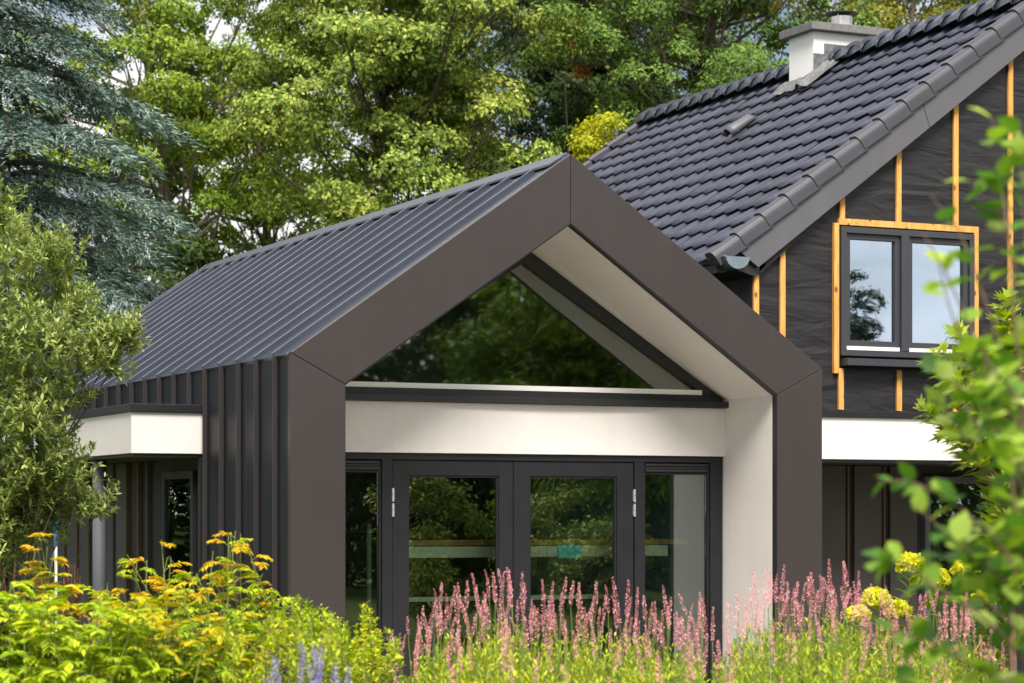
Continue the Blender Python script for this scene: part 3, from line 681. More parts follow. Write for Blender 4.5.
# ================================================================== TREES
def crown_tree(name, label, px, Z, zc, rx, rz_, ncl, leafmat_, lsz=.16, seed=1, tz=None, bark='bark', ros=15, nl=10, clr=(.55, 1.0), fill=.5, low=None, trunk_r=.22, extra=None, cut=None, cat='tree', group='trees behind the house'):
    global rng
    rng = np.random.default_rng(seed)
    bx, by, _ = ground(px, Z)
    t = empty(name, (bx, by, 0), label, cat, group)
    c0 = np.array([bx, by, zc]); ncl = int(ncl*1.15); clr = (clr[0]*.85, clr[1]*.85)
    D = rdir(ncl); r = rng.random(ncl)**fill
    Cc = c0 + D*r[:, None]*np.array([rx, rx, rz_])
    cr = rng.uniform(clr[0], clr[1], ncl)
    lv = Leaves()
    # rosettes on the upper shell of each flattened cluster
    for i in range(ncl):
        m = int(ros*2.9); q = rdir(m); q[:, 2] = np.abs(q[:, 2])*1.0-.15
        outw = norm(D[i]*.5+np.array([0, 0, .3]))
        pc = Cc[i]+q*cr[i]*np.array([1, 1, .55])*rng.uniform(.65, 1, (m, 1))
        rn = norm(q*.8+outw*.6+rnd(m, .25))
        # leaves radiate about the rosette axis and droop
        P = np.repeat(pc, nl, 0); A = np.repeat(rn, nl, 0)
        d = rdir(m*nl); d = norm(d-A*(d*A).sum(1, keepdims=True)+A*rng.uniform(-.5, .5, (m*nl, 1)))
        P = P+d*rng.uniform(.0, .06, (m*nl, 1))+rnd(m*nl, .05)
        nn_ = norm(A+rnd(m*nl, .3))
        d = norm(d-np.array([0, 0, .25]))
        ls = lsz*.56*rng.uniform(.7, 1.25, m*nl)
        lv.add(P, d, nn_, ls, ls*.55)
    lv.build('crown', leafmat_, t)
    # trunk and limbs
    tb = MB(); top = zc+rz_*.75
    n = 9; pts = []; rad = []
    lean = rnd(1, .5)[0]
    for k in range(n):
        f_ = k/(n-1); pts.append((bx+lean[0]*f_*f_+.12*math.sin(k*1.7), by+lean[1]*f_*f_, top*f_)); rad.append(trunk_r*(1-.85*f_))
    tb.tube(pts, rad, 8)
    order = rng.permutation(ncl)[:min(ncl, 70)]
    for i in order:
        e_ = Cc[i]; hz = max(.15, min(.93, (e_[2]-rx*.55)/top)); k = hz*(n-1); k0 = min(int(k), n-2); s_ = np.array(pts[k0])+(np.array(pts[k0+1])-np.array(pts[k0]))*(k-k0)
        mid = (s_+e_)/2+np.array([0, 0, -.15*np.linalg.norm(e_-s_)])+rnd(1, .15)[0]
        r0 = trunk_r*.30*(1-hz*.5)
        tb.tube([s_, (s_*2+mid)/3+rnd(1, .05)[0], mid, (mid+e_)/2+rnd(1, .08)[0], e_], [r0, r0*.8, r0*.6, r0*.4, r0*.15], 5)
        for q in range(3):
            f2 = e_+rdir(1)[0]*cr[i]*.8; tb.tube([(mid+e_)/2, ((mid+e_)/2+f2)/2+rnd(1, .05)[0], f2], [r0*.35, r0*.22, r0*.08], 4)
    tb.build('trunk', M[bark], t)
    return t, Cc
def zz(py, Z): return CAM[2]+(YH-py)/F*Z
crown_tree('broadleaf_tree', 'big sunlit yellow-green tree with layered clumps rising behind the zinc roof ridge', 392, 42, zz(70, 42), 3.05, 5.0, 140, M['leaf_sun'], .17, 11, trunk_r=.20, ros=17, nl=11, clr=(.5, .95))
crown_tree('broadleaf_tree', 'open mid-green tree with a bare pale fork, right of the blue cedar', 175, 47, zz(110, 47), 4.4, 6.2, 180, M['leaf_left'], .18, 12, bark='barkpale', trunk_r=.22, ros=16, nl=10, clr=(.55, 1.0))
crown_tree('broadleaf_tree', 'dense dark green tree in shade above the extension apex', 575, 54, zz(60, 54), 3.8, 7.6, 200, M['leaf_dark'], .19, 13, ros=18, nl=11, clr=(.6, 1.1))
crown_tree('broadleaf_tree', 'bright green tree behind the tiled ridge, left of the chimney', 700, 44, zz(75, 44), 3.0, 4.6, 140, M['leaf_green'], .16, 14, trunk_r=.24, ros=16, nl=10, clr=(.5, .9))
crown_tree('broadleaf_tree', 'thin yellowish green tree just behind the chimney flue', 880, 47, zz(0, 47), 3.4, 4.6, 95, M['leaf_autumn'], .16, 15, bark='barkpale', ros=15, nl=9, trunk_r=.12)
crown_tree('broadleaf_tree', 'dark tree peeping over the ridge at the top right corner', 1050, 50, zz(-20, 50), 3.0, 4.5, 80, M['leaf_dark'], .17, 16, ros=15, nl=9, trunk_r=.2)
crown_tree('broadleaf_tree', 'far green tree filling the gap between the sunlit tree and the cedar', 265, 60, zz(170, 60), 4.0, 5.4, 100, M['leaf_left'], .19, 17, ros=14, nl=9, trunk_r=.25)
crown_tree('broadleaf_tree', 'far deep green tree seen low between chimney and dark tree', 800, 62, zz(100, 62), 4.4, 6.0, 110, M['leaf_green'], .19, 18, ros=13, nl=9, trunk_r=.25)
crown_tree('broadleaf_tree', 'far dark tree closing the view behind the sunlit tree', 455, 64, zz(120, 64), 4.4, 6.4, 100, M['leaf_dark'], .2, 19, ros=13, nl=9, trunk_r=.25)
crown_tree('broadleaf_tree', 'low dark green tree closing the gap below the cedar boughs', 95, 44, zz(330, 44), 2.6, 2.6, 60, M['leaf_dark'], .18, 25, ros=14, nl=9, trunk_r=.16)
crown_tree('golden_tree', 'small golden-yellow treetop between the extension apex and the tiled roof', 603, 36, zz(160, 36), .42, .62, 14, M['leaf_yellow'], .13, 20, ros=13, nl=9, clr=(.22, .36), trunk_r=.07)
crown_tree('russet_tree', 'narrow tree with rust-brown dying leaves against the green crowns', 585, 46.0, zz(45, 46), .45, .75, 9, M['leaf_russet'], .13, 21, ros=9, nl=7, clr=(.15, .3), trunk_r=.05)

# ---- blue cedar
rng = np.random.default_rng(31)
cx_, cy_, _ = ground(-15, 31)
ced = empty('blue_cedar', (cx_, cy_, 0), 'large blue-grey cedar with drooping feathery branches at the left edge', 'tree', 'trees behind the house')
HC = 13.0; tb = MB(); tb.tube([(cx_, cy_, 0), (cx_+.1, cy_, 5), (cx_, cy_, 9), (cx_, cy_, HC)], [.32, .24, .14, .03], 9)
lv = Leaves()
nb = 165
for i in range(nb):
    hz = 1.2+(HC-1.6)*(i/nb)**1.0+rng.uniform(-.1, .1)
    az = i*2.39996+rng.uniform(-.3, .3)
    Lb = np.interp(hz, [1, 4, 5.2, 7.5, 8.6, 11, 13], [3.4, 3.3, 3.15, 2.6, 2.0, 1.3, .4])*rng.uniform(.75, 1.1)
    dh = np.array([math.cos(az), math.sin(az), 0]); sd_ = np.array([-dh[1], dh[0], 0])
    rise = rng.uniform(.05, .30)
    def bp(t): return np.array([cx_, cy_, hz])+dh*Lb*t+np.array([0, 0, Lb*(rise*t-.42*t*t)])+sd_*.12*math.sin(3*t+i)
    tb.tube([bp(0), bp(.3), bp(.6), bp(.85), bp(1)], [.05, .04, .025, .014, .006], 5)
    ns_ = int(Lb*11)
    for k in range(ns_):
        t = .15+.85*(k+rng.random())/ns_; p = bp(t); side = 1 if k % 2 else -1
        l2 = (.85*(1-t)+.28)*rng.uniform(.6, 1.1)
        d2 = norm((dh*.75+sd_*side*rng.uniform(.5, 1.1)+np.array([0, 0, rng.uniform(-.30, .10)]))[None])[0]
        nn = int(62*l2/.6)+14
        s = rng.random(nn)
        P = p+d2*(l2*s)[:, None]+np.array([0, 0, -1.])*(l2*.38*s*s)[:, None]+rnd(nn, 1.)*(.018+.035*s)[:, None]
        d = norm(d2*.9+np.array([0, 0, -.35])*s[:, None]+rnd(nn, .24))
        lv.add(P, d, norm(rnd(nn, .5)+np.array([0, 0, 1.])), rng.uniform(.07, .13, nn), rng.uniform(.018, .028, nn))
lv.build('crown', M['needle'], ced, T_NEEDLE); tb.build('trunk', M['bark'], ced)

# ---- trees and shrubs of the garden behind the camera, seen in the panes
def mirror(px, Z, Ym):
    p = at(px, YH, Z); return p[0], 2*Ym-p[1]
def plain_tree(name, label, x, y, zc, rx, rz_, ncl, mat_, lsz, seed, trunk_r=.2, group='garden trees mirrored in the panes', clr=(.6, 1.1)):
    d = np.array([x, y])-CAM[:2]; Z = float(d@VD[:2]); px = 512+F*float(d@RD[:2])/Z
    return crown_tree(name, label, px, Z, zc, rx, rz_, ncl, mat_, lsz, seed, ros=13, nl=9, trunk_r=trunk_r, group=group, clr=clr)
for k, (px, Z, h, rx, mt, lab) in enumerate(((330, 52, 10.5, 4.2, 'leaf_dark', 'dark garden tree mirrored in the left of the gable glass'), (470, 58, 11.5, 4.4, 'leaf_dark', 'tall dark garden tree mirrored in the middle of the gable glass'),
        (560, 46, 8.2, 2.4, 'leaf_left', 'lighter green garden tree mirrored low in the gable glass'), (650, 60, 10.0, 4.0, 'leaf_dark', 'dark garden tree mirrored in the right of the gable glass'))):
    x, y = mirror(px, Z, .92); plain_tree('offscreen_tree', lab, x, y, h*.5, rx, h*.5, 130, M[mt], .24, 50+k)
x, y = mirror(852, 66, 3.99); plain_tree('offscreen_tree', 'slender garden tree mirrored in the left pane of the upper window', x, y, 5.0, 1.0, 3.4, 60, M['leaf_dark'], .16, 60, clr=(.3, .55))
for k, (px, Z, h, r_, lab) in enumerate(((430, 33, 1.25, .75, 'rounded green shrub mirrored in the left door pane'), (545, 34, 1.35, .8, 'rounded green shrub mirrored in the right door pane'), (600, 31, 1.0, .6, 'low rounded shrub mirrored near the right door edge'))):
    x, y = mirror(px, Z, .92); plain_tree('round_shrub', lab, x, y, h, r_, h*.9, 26, M['leaf_sun'], .12, 70+k, .04, 'garden shrubs mirrored in the doors', clr=(.25, .4))

plain_tree('offscreen_tree', 'added dark tree out of view at left, keeping sky reflections off the side cladding', -4.6, 15, 3.2, 2.6, 3.0, 90, M['leaf_dark'], .2, 90, group='unseen dark trees added to darken the side cladding')  # both trees added out of view to block sky reflections on cladding and wing window
plain_tree('offscreen_tree', 'second added dark tree farther back out of view, keeping sky off the side cladding', -7.5, 22, 3.8, 3.2, 3.6, 90, M['leaf_dark'], .2, 91, group='unseen dark trees added to darken the side cladding')
rng = np.random.default_rng(80)
def hedge(name, label, p0, p1, h, d, n, mat_, lsz):
    p0 = np.array([p0[0], p0[1], 0.]); p1 = np.array([p1[0], p1[1], 0.]); t = empty(name, tuple(p0), label, 'hedge')
    u = norm((p1-p0)[None])[0]; v_ = np.array([-u[1], u[0], 0]); Ln = np.linalg.norm(p1-p0); lv = Leaves()
    a = rng.random(n)*Ln; b = rng.choice([-1, 1], n)*(1-rng.random(n)**2*.5)*d/2; z = rng.random(n)**.8*h*(1+.06*np.sin(a*.9)+.04*np.sin(a*2.3))
    P = p0+u*a[:, None]+v_*b[:, None]; P[:, 2] = z
    lv.add(P, norm(rnd(n, .6)+v_*np.sign(b)[:, None]*.6+np.array([0, 0, -.3])), norm(rnd(n, .4)+v_*np.sign(b)[:, None]+np.array([0, 0, .6])), lsz*rng.uniform(.7, 1.3, n), lsz*.55)
    lv.build('foliage', mat_, t)
    tb = MB(); k = 0
    while k*.9 < Ln:
        q = p0+u*k*.9; tb.tube([q, q+np.array([.05, 0, h*.5]), q+np.array([0, .05, h*.9])], [.06, .045, .02], 5); k += 1
    tb.build('trunk', M['bark'], t)
hedge('darkening_hedge', 'unseen tall hedge added to darken reflections across the lower glass doors', mirror(250, 57, .92), mirror(1150, 50, .92), 4.2, 1.8, 42000, M['hedge'], .20)  # added behind the camera so the lower panes reflect something dark

# ================================================================== NEAR PLANTING
def stem_curve(b, tip, bow, n=7):
    b = np.array(b, float); tip = np.array(tip, float); out = []
    for k in range(n):
        t = k/(n-1); out.append(b+(tip-b)*np.array([t**1.25, t**1.25, t])+np.array(bow)*(math.sin(math.pi*t)))
    return np.array(out)
def along(pts, ts):
    n = len(pts)-1; k = np.clip(ts*n, 0, n-1e-6); i = k.astype(int); f_ = (k-i)[:, None]
    return pts[i]*(1-f_)+pts[i+1]*f_, norm(pts[i+1]-pts[i])
def leafy_stem(lv, pts, t0, n, Lf, Wf, spread=.9, droop=.1, whorl=2.4, jit=.25, taper=.4):
    ts = t0+(1-t0)*np.sort(rng.random(n)); P, Dn = along(pts, ts)
    an = np.arange(n)*whorl+rng.uniform(-.4, .4, n)+rng.uniform(0, 6)
    a = norm(np.cross(Dn, np.array([[.3, .2, 1.]])+rnd(n, .05))); b = np.cross(Dn, a)
    o_ = a*np.cos(an)[:, None]+b*np.sin(an)[:, None]
    D = norm(o_*spread+Dn*(.35+.6*ts[:, None])+rnd(n, jit)-np.array([0, 0, droop]))
    Nn = norm(np.array([0, 0, 1.])+Dn*.4+rnd(n, .35))
    sz = rng.uniform(.7, 1.2, n)*(1-taper*(ts-t0)/(1-t0+1e-6))
    lv.add(P, D, Nn, Lf*sz, Wf*sz)

def bush(name, label, cat, pxs, Z, tops, matl, Lf, Wf, nst, nlf, seed, tmpl=T_OVAL, dz=.5, spread=.9, droop=.1, stem='twig', t0=.25, zmin=None, group=None, base_sp=.5, topvar=.12, stem_r=.004, bow=.12, tipmat=None, depthv=.45, taper=.4):
    """a shrub: stems from one crown at the ground up to tips along the outline (px -> top py)"""
    global rng
    rng = np.random.default_rng(seed)
    pc = sum(pxs)/2; bx, by, _ = ground(pc, Z); t = empty(name, (bx, by, 0), label, cat, group)
    lv = Leaves(); tl = Leaves(); tb = MB()
    for i in range(nst):
        px = rng.uniform(*pxs); Zi = Z+rng.uniform(-depthv, depthv)
        ty = np.interp(px, [a for a, _ in tops], [b for _, b in tops]); top = zz(ty, Zi)
        top = top*(1-abs(rng.normal(0, topvar))) if i % 4 else top*(1-abs(rng.normal(0, .02)))
        tip = at(px, YH, Zi); tip[2] = max(top, .15)
        b = np.array([bx, by, 0])+(np.array([tip[0], tip[1], 0])-np.array([bx, by, 0]))*base_sp+rnd(1, .03)[0]*np.array([1, 1, 0])
        pts = stem_curve(b, tip, rnd(1, bow)[0]*np.array([1, 1, .3]))
        tb.tube(pts[::2], np.linspace(stem_r, stem_r*.35, len(pts[::2])), 4)
        leafy_stem(lv, pts, t0, nlf, Lf, Wf, spread, droop, taper=taper)
        if tipmat: leafy_stem(tl, pts, .90, int(nlf*.16)+2, Lf*.9, Wf*.9, spread, droop, taper=.2)
    lv.build('foliage', matl, t, tmpl); tb.build('stems', M[stem], t)
    if tipmat: tl.build('young_leaves', tipmat, t, tmpl)
    return t

def frond(lv, tb, p, d, Lr, nl_, Lf, Wf, droop=.35):
    d = norm(np.asarray(d)[None])[0]; n = 6; pts = np.array([p+d*Lr*t+np.array([0, 0, -droop*Lr*t*t]) for t in np.linspace(0, 1, n)])
    tb.tube(pts[::2][:3] if n < 6 else pts[[0, 2, 4, 5]], [.0022, .0018, .0012, .0008], 3)
    ts = np.repeat(np.linspace(.18, 1, nl_), 2); P, Dn = along(pts, ts)
    side = np.cross(Dn, [0, 0, 1.]); side = norm(side); sg = np.tile([1., -1.], nl_)[:, None]
    D = norm(side*sg*.9+Dn*.65+np.array([0, 0, -.25])+rnd(2*nl_, .13))
    lv.add(P, D, norm(np.array([0, 0, 1.])+rnd(2*nl_, .25)), Lf*(1.15-.6*ts)*rng.uniform(.8, 1.15, 2*nl_), Wf*(1.1-.4*ts))
def frond_bush(name, label, cat, pxs, Z, tops, matl, tipm, nst, nfr, Lr, nl_, Lf, Wf, seed, group=None, base_sp=.4, topvar=.14, depthv=.35, bow=.15, tipfrac=.3, t0=.35, tipt=.86):
    global rng
    rng = np.random.default_rng(seed); pc = sum(pxs)/2; bx, by, _ = ground(pc, Z); t = empty(name, (bx, by, 0), label, cat, group)
    lv = Leaves(); tl = Leaves(); tb = MB()
    for i in range(nst):
        px = rng.uniform(*pxs); Zi = Z+rng.uniform(-depthv, depthv); ty = np.interp(px, [a for a, _ in tops], [b for _, b in tops]); top = zz(ty, Zi)
        top *= (1-abs(rng.normal(0, topvar))) if i % 4 else (1-abs(rng.normal(0, .015)))
        tip = at(px, YH, Zi); tip[2] = max(top, .15)
        b = np.array([bx, by, 0])+(np.array([tip[0], tip[1], 0])-np.array([bx, by, 0]))*base_sp+rnd(1, .03)[0]*np.array([1, 1, 0])
        pts = stem_curve(b, tip, rnd(1, bow)[0]*np.array([1, 1, .3])); tb.tube(pts[::2], [.005, .004, .003, .002], 4)
        ts = t0+(1-t0)*(np.arange(nfr)+rng.random(nfr))/nfr; P, Dn = along(pts, ts)
        for k in range(nfr):
            an = k*2.4+rng.uniform(0, .8)+i; d = np.array([math.cos(an), math.sin(an), .45+.5*ts[k]])
            frond(tl if (ts[k] > tipt and rng.random() < .55) or rng.random() < tipfrac*.3 else lv, tb, P[k], d, Lr*rng.uniform(.6, 1.15)*(1.15-.45*ts[k]), nl_, Lf, Wf, rng.uniform(.3, .9))
    lv.build('foliage', matl, t, T_OVAL); tl.build('young_leaves', tipm, t, T_OVAL); tb.build('stems', M['stemg'], t)
# ---- olive-like tree, left foreground
rng = np.random.default_rng(41)
OZ = 16.0; ox, oy, _ = ground(-5, OZ)
ol = empty('olive_tree', (ox, oy, 0), 'olive tree with small grey-green leaves leaning in at the left edge', 'tree')
tb = MB(); lv = Leaves(); tl = Leaves()
tb.tube([(ox, oy, 0), (ox+.03, oy, .7), (ox-.05, oy+.03, 1.3), (ox, oy, 2.2), (ox+.05, oy, 3.2)], [.06, .05, .042, .03, .012], 8)
cl_ = [(-30, 300, 60), (-30, 400, 70), (-20, 500, 60), (8, 260, 28), (30, 262, 30), (50, 258, 18), (62, 268, 16), (20, 300, 40), (55, 300, 28), (75, 318, 18), (20, 350, 45), (60, 345, 36), (95, 352, 24), (118, 340, 16), (128, 345, 10), (85, 375, 26), (110, 372, 14),
      (25, 400, 45), (54, 395, 30), (25, 445, 45), (48, 440, 28), (30, 485, 42), (64, 480, 26), (70, 508, 22), (96, 512, 10), (20, 525, 34), (45, 525, 16), (3, 215, 14), (0, 240, 20), (-10, 560, 40), (10, 500, 34), (15, 540, 30), (40, 500, 24), (35, 470, 34), (5, 380, 40), (0, 440, 40), (30, 430, 40), (5, 470, 40), (10, 330, 36), (45, 480, 26), (0, 520, 30)]
for (px, py, rp) in cl_:
    r_ = rp/F*OZ; Zi = OZ+rng.uniform(-.45, .45)*(.4 if rp < 25 else 1); c = at(px, py, Zi)
    hz = max(.6, c[2]-.9-abs(px)*.002); s_ = np.array([ox, oy, min(hz, 3.1)])
    mid = (s_*.45+c*.55)+np.array([0, 0, -.08])+rnd(1, .04)[0]
    tb.tube([s_, (s_+mid)/2+rnd(1, .03)[0], mid, (mid+c)/2, c], [.008, .007, .006, .005, .003], 5)
    ntw = int(11+rp*.72)
    for k in range(ntw):
        st = c+rdir(1)[0]*r_*rng.random()**.6*np.array([1, 1, 1.0]) if k else c
        d = norm(((st-c)/(r_+1e-6)*.6+np.array([.15, 0, .75])+rnd(1, .4)[0])[None])[0]
        ll = rng.uniform(.10, .22); pts = np.array([st, st+d*ll*.5+rnd(1, .01)[0], st+d*ll+np.array([0, 0, .02])])
        if rng.random() < .5: tb.tube(pts, [.0028, .002, .001], 3)
        leafy_stem(lv, pts, .0, 20, .062, .021, 1.0, -.05, 1.57, .22, .25)
        if k % 3 == 0: leafy_stem(tl, pts, .75, 6, .045, .014, .7, -.3, 1.57, .2, .2)
lv.build('foliage', M['olive'], ol, T_STRIP); tl.build('young_leaves', M['olive_tip'], ol, T_STRIP); tb.build('trunk', M['olivebark'], ol)

# ---- lower left shrubs
frond_bush('yellow_shrub', 'upright shrub with butter-yellow sprays and orange tips at far left below the olive', 'shrub', (22, 66), 12.6, [(22, 590), (32, 548), (42, 526), (52, 540), (66, 585)], M['sh_yellow'], M['sh_orange'], 15, 9, .16, 6, .07, .030, 101, topvar=.12, base_sp=.7, depthv=.2, bow=.05)
frond_bush('arching_shrub', 'yellow-green feathery shrub with orange-tipped sprays before the shaded wing', 'shrub', (90, 200), 12.8, [(90, 600), (115, 570), (130, 545), (145, 520), (160, 528), (175, 568), (200, 572)], M['sh_lime'], M['sh_orange'], 30, 9, .24, 9, .062, .020, 102, topvar=.13)
frond_bush('arching_shrub', 'arching golden shrub with drooping orange sprays against the black seam cladding', 'shrub', (185, 275), 12.4, [(185, 572), (205, 560), (222, 535), (240, 528), (255, 550), (275, 585)], M['sh_lime'], M['sh_orange'], 26, 9, .25, 10, .062, .018, 103, topvar=.12)
bush('twiggy_shrub', 'fine-leaved shrub with thin reddish upright shoots in front of the bronze corner', 'shrub', (225, 352), 12.0, [(225, 610), (250, 600), (275, 590), (296, 596), (320, 605), (352, 625)], M['sh_green'], .042, .020, 120, 46, 104, t0=.3, tipmat=M['sh_lime'], topvar=.12, base_sp=.8, stem_r=.003)
for k, (a, b, Z, ty, lab, ml, mt, lf) in enumerate((
        (-40, 60, 11.2, 596, 'bright green mounded shrub in the bottom left corner', 'sh_green', 'sh_lime', .075),
        (30, 150, 10.6, 612, 'lime-leaved low shrub under the butter-yellow one', 'sh_lime', 'sh_lime', .08),
        (120, 250, 11.0, 606, 'leafy yellow-green shrub along the bottom edge beneath the arching shrubs', 'sh_green', 'sh_yellow', .07),
        (215, 340, 10.4, 628, 'small-leaved green shrub low in front of the twiggy shrub', 'sh_green', 'sh_lime', .045),
        (310, 400, 11.4, 640, 'low green shrub at the foot of the pale yellow spire', 'sh_green', 'sh_lime', .045))):
    tp = [(a+(b-a)*q/8, ty-4+(14 if q in (0, 8) else 0)+random.Random(k*31+q).uniform(-22, 18)) for q in range(9)]
    if k in (0, 1, 2): frond_bush('mound_shrub', lab, 'shrub', (a, b), Z, tp, M[ml], M[mt], 62, 9, .22, 8, lf, lf*.36, 110+k, base_sp=.8, depthv=.5, group='mounded shrubs along the bottom edge', topvar=.2, t0=.3)
    else: bush('mound_shrub', lab, 'shrub', (a, b), Z, tp, M[ml], lf*1.15, lf*.46, 105, 36, 110+k, t0=.3, droop=.2, tipmat=M[mt], topvar=.16, base_sp=.85, depthv=.5, group='mounded shrubs along the bottom edge')
bush('spire_plant', 'pale yellow upright spire plant beside the left door post', 'plant', (352, 380), 11.6, [(352, 640), (362, 598), (367, 590), (372, 600), (380, 635)], M['hyd'], .034, .016, 16, 70, 120, t0=.55, topvar=.10, depthv=.07, base_sp=.9, stem='stemg', tipmat=M['sh_lime'], bow=.01, spread=1.2)
# rusty seed heads
def plume(name, label, px, Z, ty, n, seed):
    global rng
    rng = np.random.default_rng(seed); bx, by, _ = ground(px, Z); t = empty(name, (bx, by, 0), label, 'plant', 'rusty seed heads')
    lv = Leaves(); tb = MB()
    for i in range(n):
        tip = at(px+rng.uniform(-14, 14), ty+rng.uniform(0, 26), Z+rng.uniform(-.12, .12)); b = np.array([bx, by, 0])+rnd(1, .04)[0]*np.array([1, 1, 0])
        pts = stem_curve(b, tip, rnd(1, .03)[0]); tb.tube(pts[::2], [.004, .003, .0025, .0015], 4)
        leafy_stem(lv, pts, .78, 110, .026, .010, 1.3, .0, 2.4, .5, .6)
    lv.build('seed_head', M['rust'], t, T_DIAMOND); tb.build('stems', M['twig'], t)
plume('seedhead_plant', 'rust-brown seed heads right of the butter-yellow shrub', 76, 12.9, 560, 9, 131)
plume('seedhead_plant', 'rust-brown seed heads at the very left edge', 4, 12.5, 556, 8, 132)
# purple sage
def sage(label, pxs, Z, ty, n, seed):
    global rng
    rng = np.random.default_rng(seed); pc = sum(pxs)/2; bx, by, _ = ground(pc, Z); t = empty('russian_sage', (bx, by, 0), label, 'plant', 'lavender-blue sage plants')
    for i in range(n):
        px = rng.uniform(*pxs); tip = at(px, ty+rng.uniform(0, 34)+abs(px-pc)*.4, Z+rng.uniform(-.15, .15)); b = np.array([bx, by, 0])+rnd(1, .03)[0]*np.array([1, 1, 0])
        pts = stem_curve(b, tip, rnd(1, .05)[0]); tb = MB(); tb.tube(pts[::2], [.004, .003, .002, .001], 4); st = tb.build('stem', M['lavstem'], t)
        lv = Leaves(); ts = .72+.28*rng.random(150); P, Dn = along(pts, ts); o_ = rdir(150)
        lv.add(P+o_*.006, norm(o_+Dn*.4), rdir(150), rng.uniform(.008, .017, 150)*(1.3-.6*(ts-.72)/.28), rng.uniform(.007, .013, 150))
        lv.build('flower_spike', M['lav'], st, T_DIAMOND)
sage('lavender-blue sage spikes leaning left in front of the bronze corner', (296, 330), 9.6, 626, 6, 141)
sage('few lavender-blue sage spikes low beside the yellow spire', (335, 362), 9.4, 655, 5, 142)
sage('lone lavender-blue sage spikes left of the main cluster', (262, 288), 9.5, 648, 4, 143)

# ---- pink persicaria
PZ = 12.0
rng = np.random.default_rng(51)
spike_me = []
for vnt in range(5):
    Ls = [.16, .20, .13, .18, .11][vnt]; n = int(Ls*520)
    z = np.linspace(0, Ls, n); q_ = z/Ls; prof = .0074*np.interp(q_, [0, .12, .35, .7, 1], [.25, .8, 1., .62, .12])+.001
    an = np.arange(n)*2.4+rng.uniform(0, .5, n); bend = (z/Ls)**2*rng.uniform(-.02, .02)
    o_ = np.stack([np.cos(an), np.sin(an), np.zeros(n)], 1)
    P = o_*(prof*.5)[:, None]+np.stack([bend, bend*.4, z], 1)
    lv = Leaves(); lv.add(P, norm(o_+np.array([0, 0, .55])+rnd(n, .25)), norm(rnd(n, .6)+np.array([0, 0, 1.])), rng.uniform(.006, .012, n)*np.interp(q_, [0, .5, 1], [1.1, 1, .6]), rng.uniform(.005, .009, n))
    tmp = lv.build('flower_spike', M['pink'], None, T_DIAMOND); spike_me.append(tmp.data); bpy.data.objects.remove(tmp)
PT = [(385, 640), (395, 628), (420, 610), (440, 590), (470, 588), (490, 572), (510, 574), (540, 592), (560, 582), (600, 588), (640, 592), (700, 600), (720, 612), (745, 582), (780, 576), (810, 570), (850, 566), (880, 588), (930, 590), (1000, 606)]
def top_at(px): return float(np.interp(px, [a for a, _ in PT], [b for _, b in PT]))
clumps = []
for row, (Zr, n_r, drop, ns_) in enumerate(((12.6, 16, 0, 12), (11.2, 12, 20, 6), (9.9, 8, 46, 4))):
    for i in range(n_r):
        clumps.append((395+(i+.5)*(600/n_r)+rng.uniform(-8, 8), Zr+rng.uniform(-.25, .25), drop, ns_))
for ci, (pc, Z, drop, ns_) in enumerate(clumps):
    rng = np.random.default_rng(500+ci)
    bx, by, _ = ground(pc, Z)
    t = empty('persicaria_clump', (bx, by, 0), 'leafy clump with slim pink flower spikes in the foreground row before the glass doors', 'flowers', 'pink persicaria clumps across the foreground')
    lv = Leaves(); tb = MB(); wpx = 300/len([1 for c in clumps if abs(c[1]-Z) < .6])+14
    for k in range(46):
        px = pc+rng.uniform(-wpx, wpx)*1.0; Zi = Z+rng.uniform(-.4, .4)
        ty = top_at(px)+drop+44+abs(rng.normal(0, 18)); tip = at(px, YH, Zi); tip[2] = max(zz(ty, Zi), .3)
        b = np.array([bx, by, 0])*.4+np.array([tip[0], tip[1], 0])*.6
        pts = stem_curve(b, tip, rnd(1, .04)[0]*np.array([1, 1, 0])); tb.tube(pts[::3], [.003, .0025, .0015], 3)
        leafy_stem(lv, pts, .35, 24, .075, .021, .85, .0, 2.4, .25, .55)
    spikes = []
    for k in range(ns_):
        px = pc+(-wpx+2*wpx*(k+rng.random())/ns_); Zi = Z+rng.uniform(-.35, .35)
        vi = int(rng.integers(0, 5)); Lsp = [.16, .20, .13, .18, .11][vi]
        ty = top_at(px)+drop+max(-4, rng.normal(14, 17)); topz = zz(ty, Zi); tip = at(px, YH, Zi); tip[2] = topz-Lsp
        sc0 = 1.0
        b = np.array([bx, by, 0])*.4+np.array([tip[0], tip[1], 0])*.6
        pts = stem_curve(b, tip, rnd(1, .03)[0]*np.array([1, 1, 0])); tb.tube(list(pts[::2]), [.0028, .0025, .002, .0018], 4)
        spikes.append((tip, vi, rng.normal(0, .13), rng.normal(0, .13), rng.uniform(0, 6.28), rng.uniform(.8, 1.25)))
    lv.build('foliage', M['pers_leaf'], t, T_STRIP); tb.build('stems', M['stemg'], t)
    for (p, vi, ax, ay, az, s_) in spikes:
        o = bpy.data.objects.new('flower_spike', spike_me[vi]); COL.objects.link(o); o.parent = t
        o.location = (p[0]-bx, p[1]-by, p[2]); o.rotation_euler = (ax, ay, az); o.scale = (s_, s_, s_)

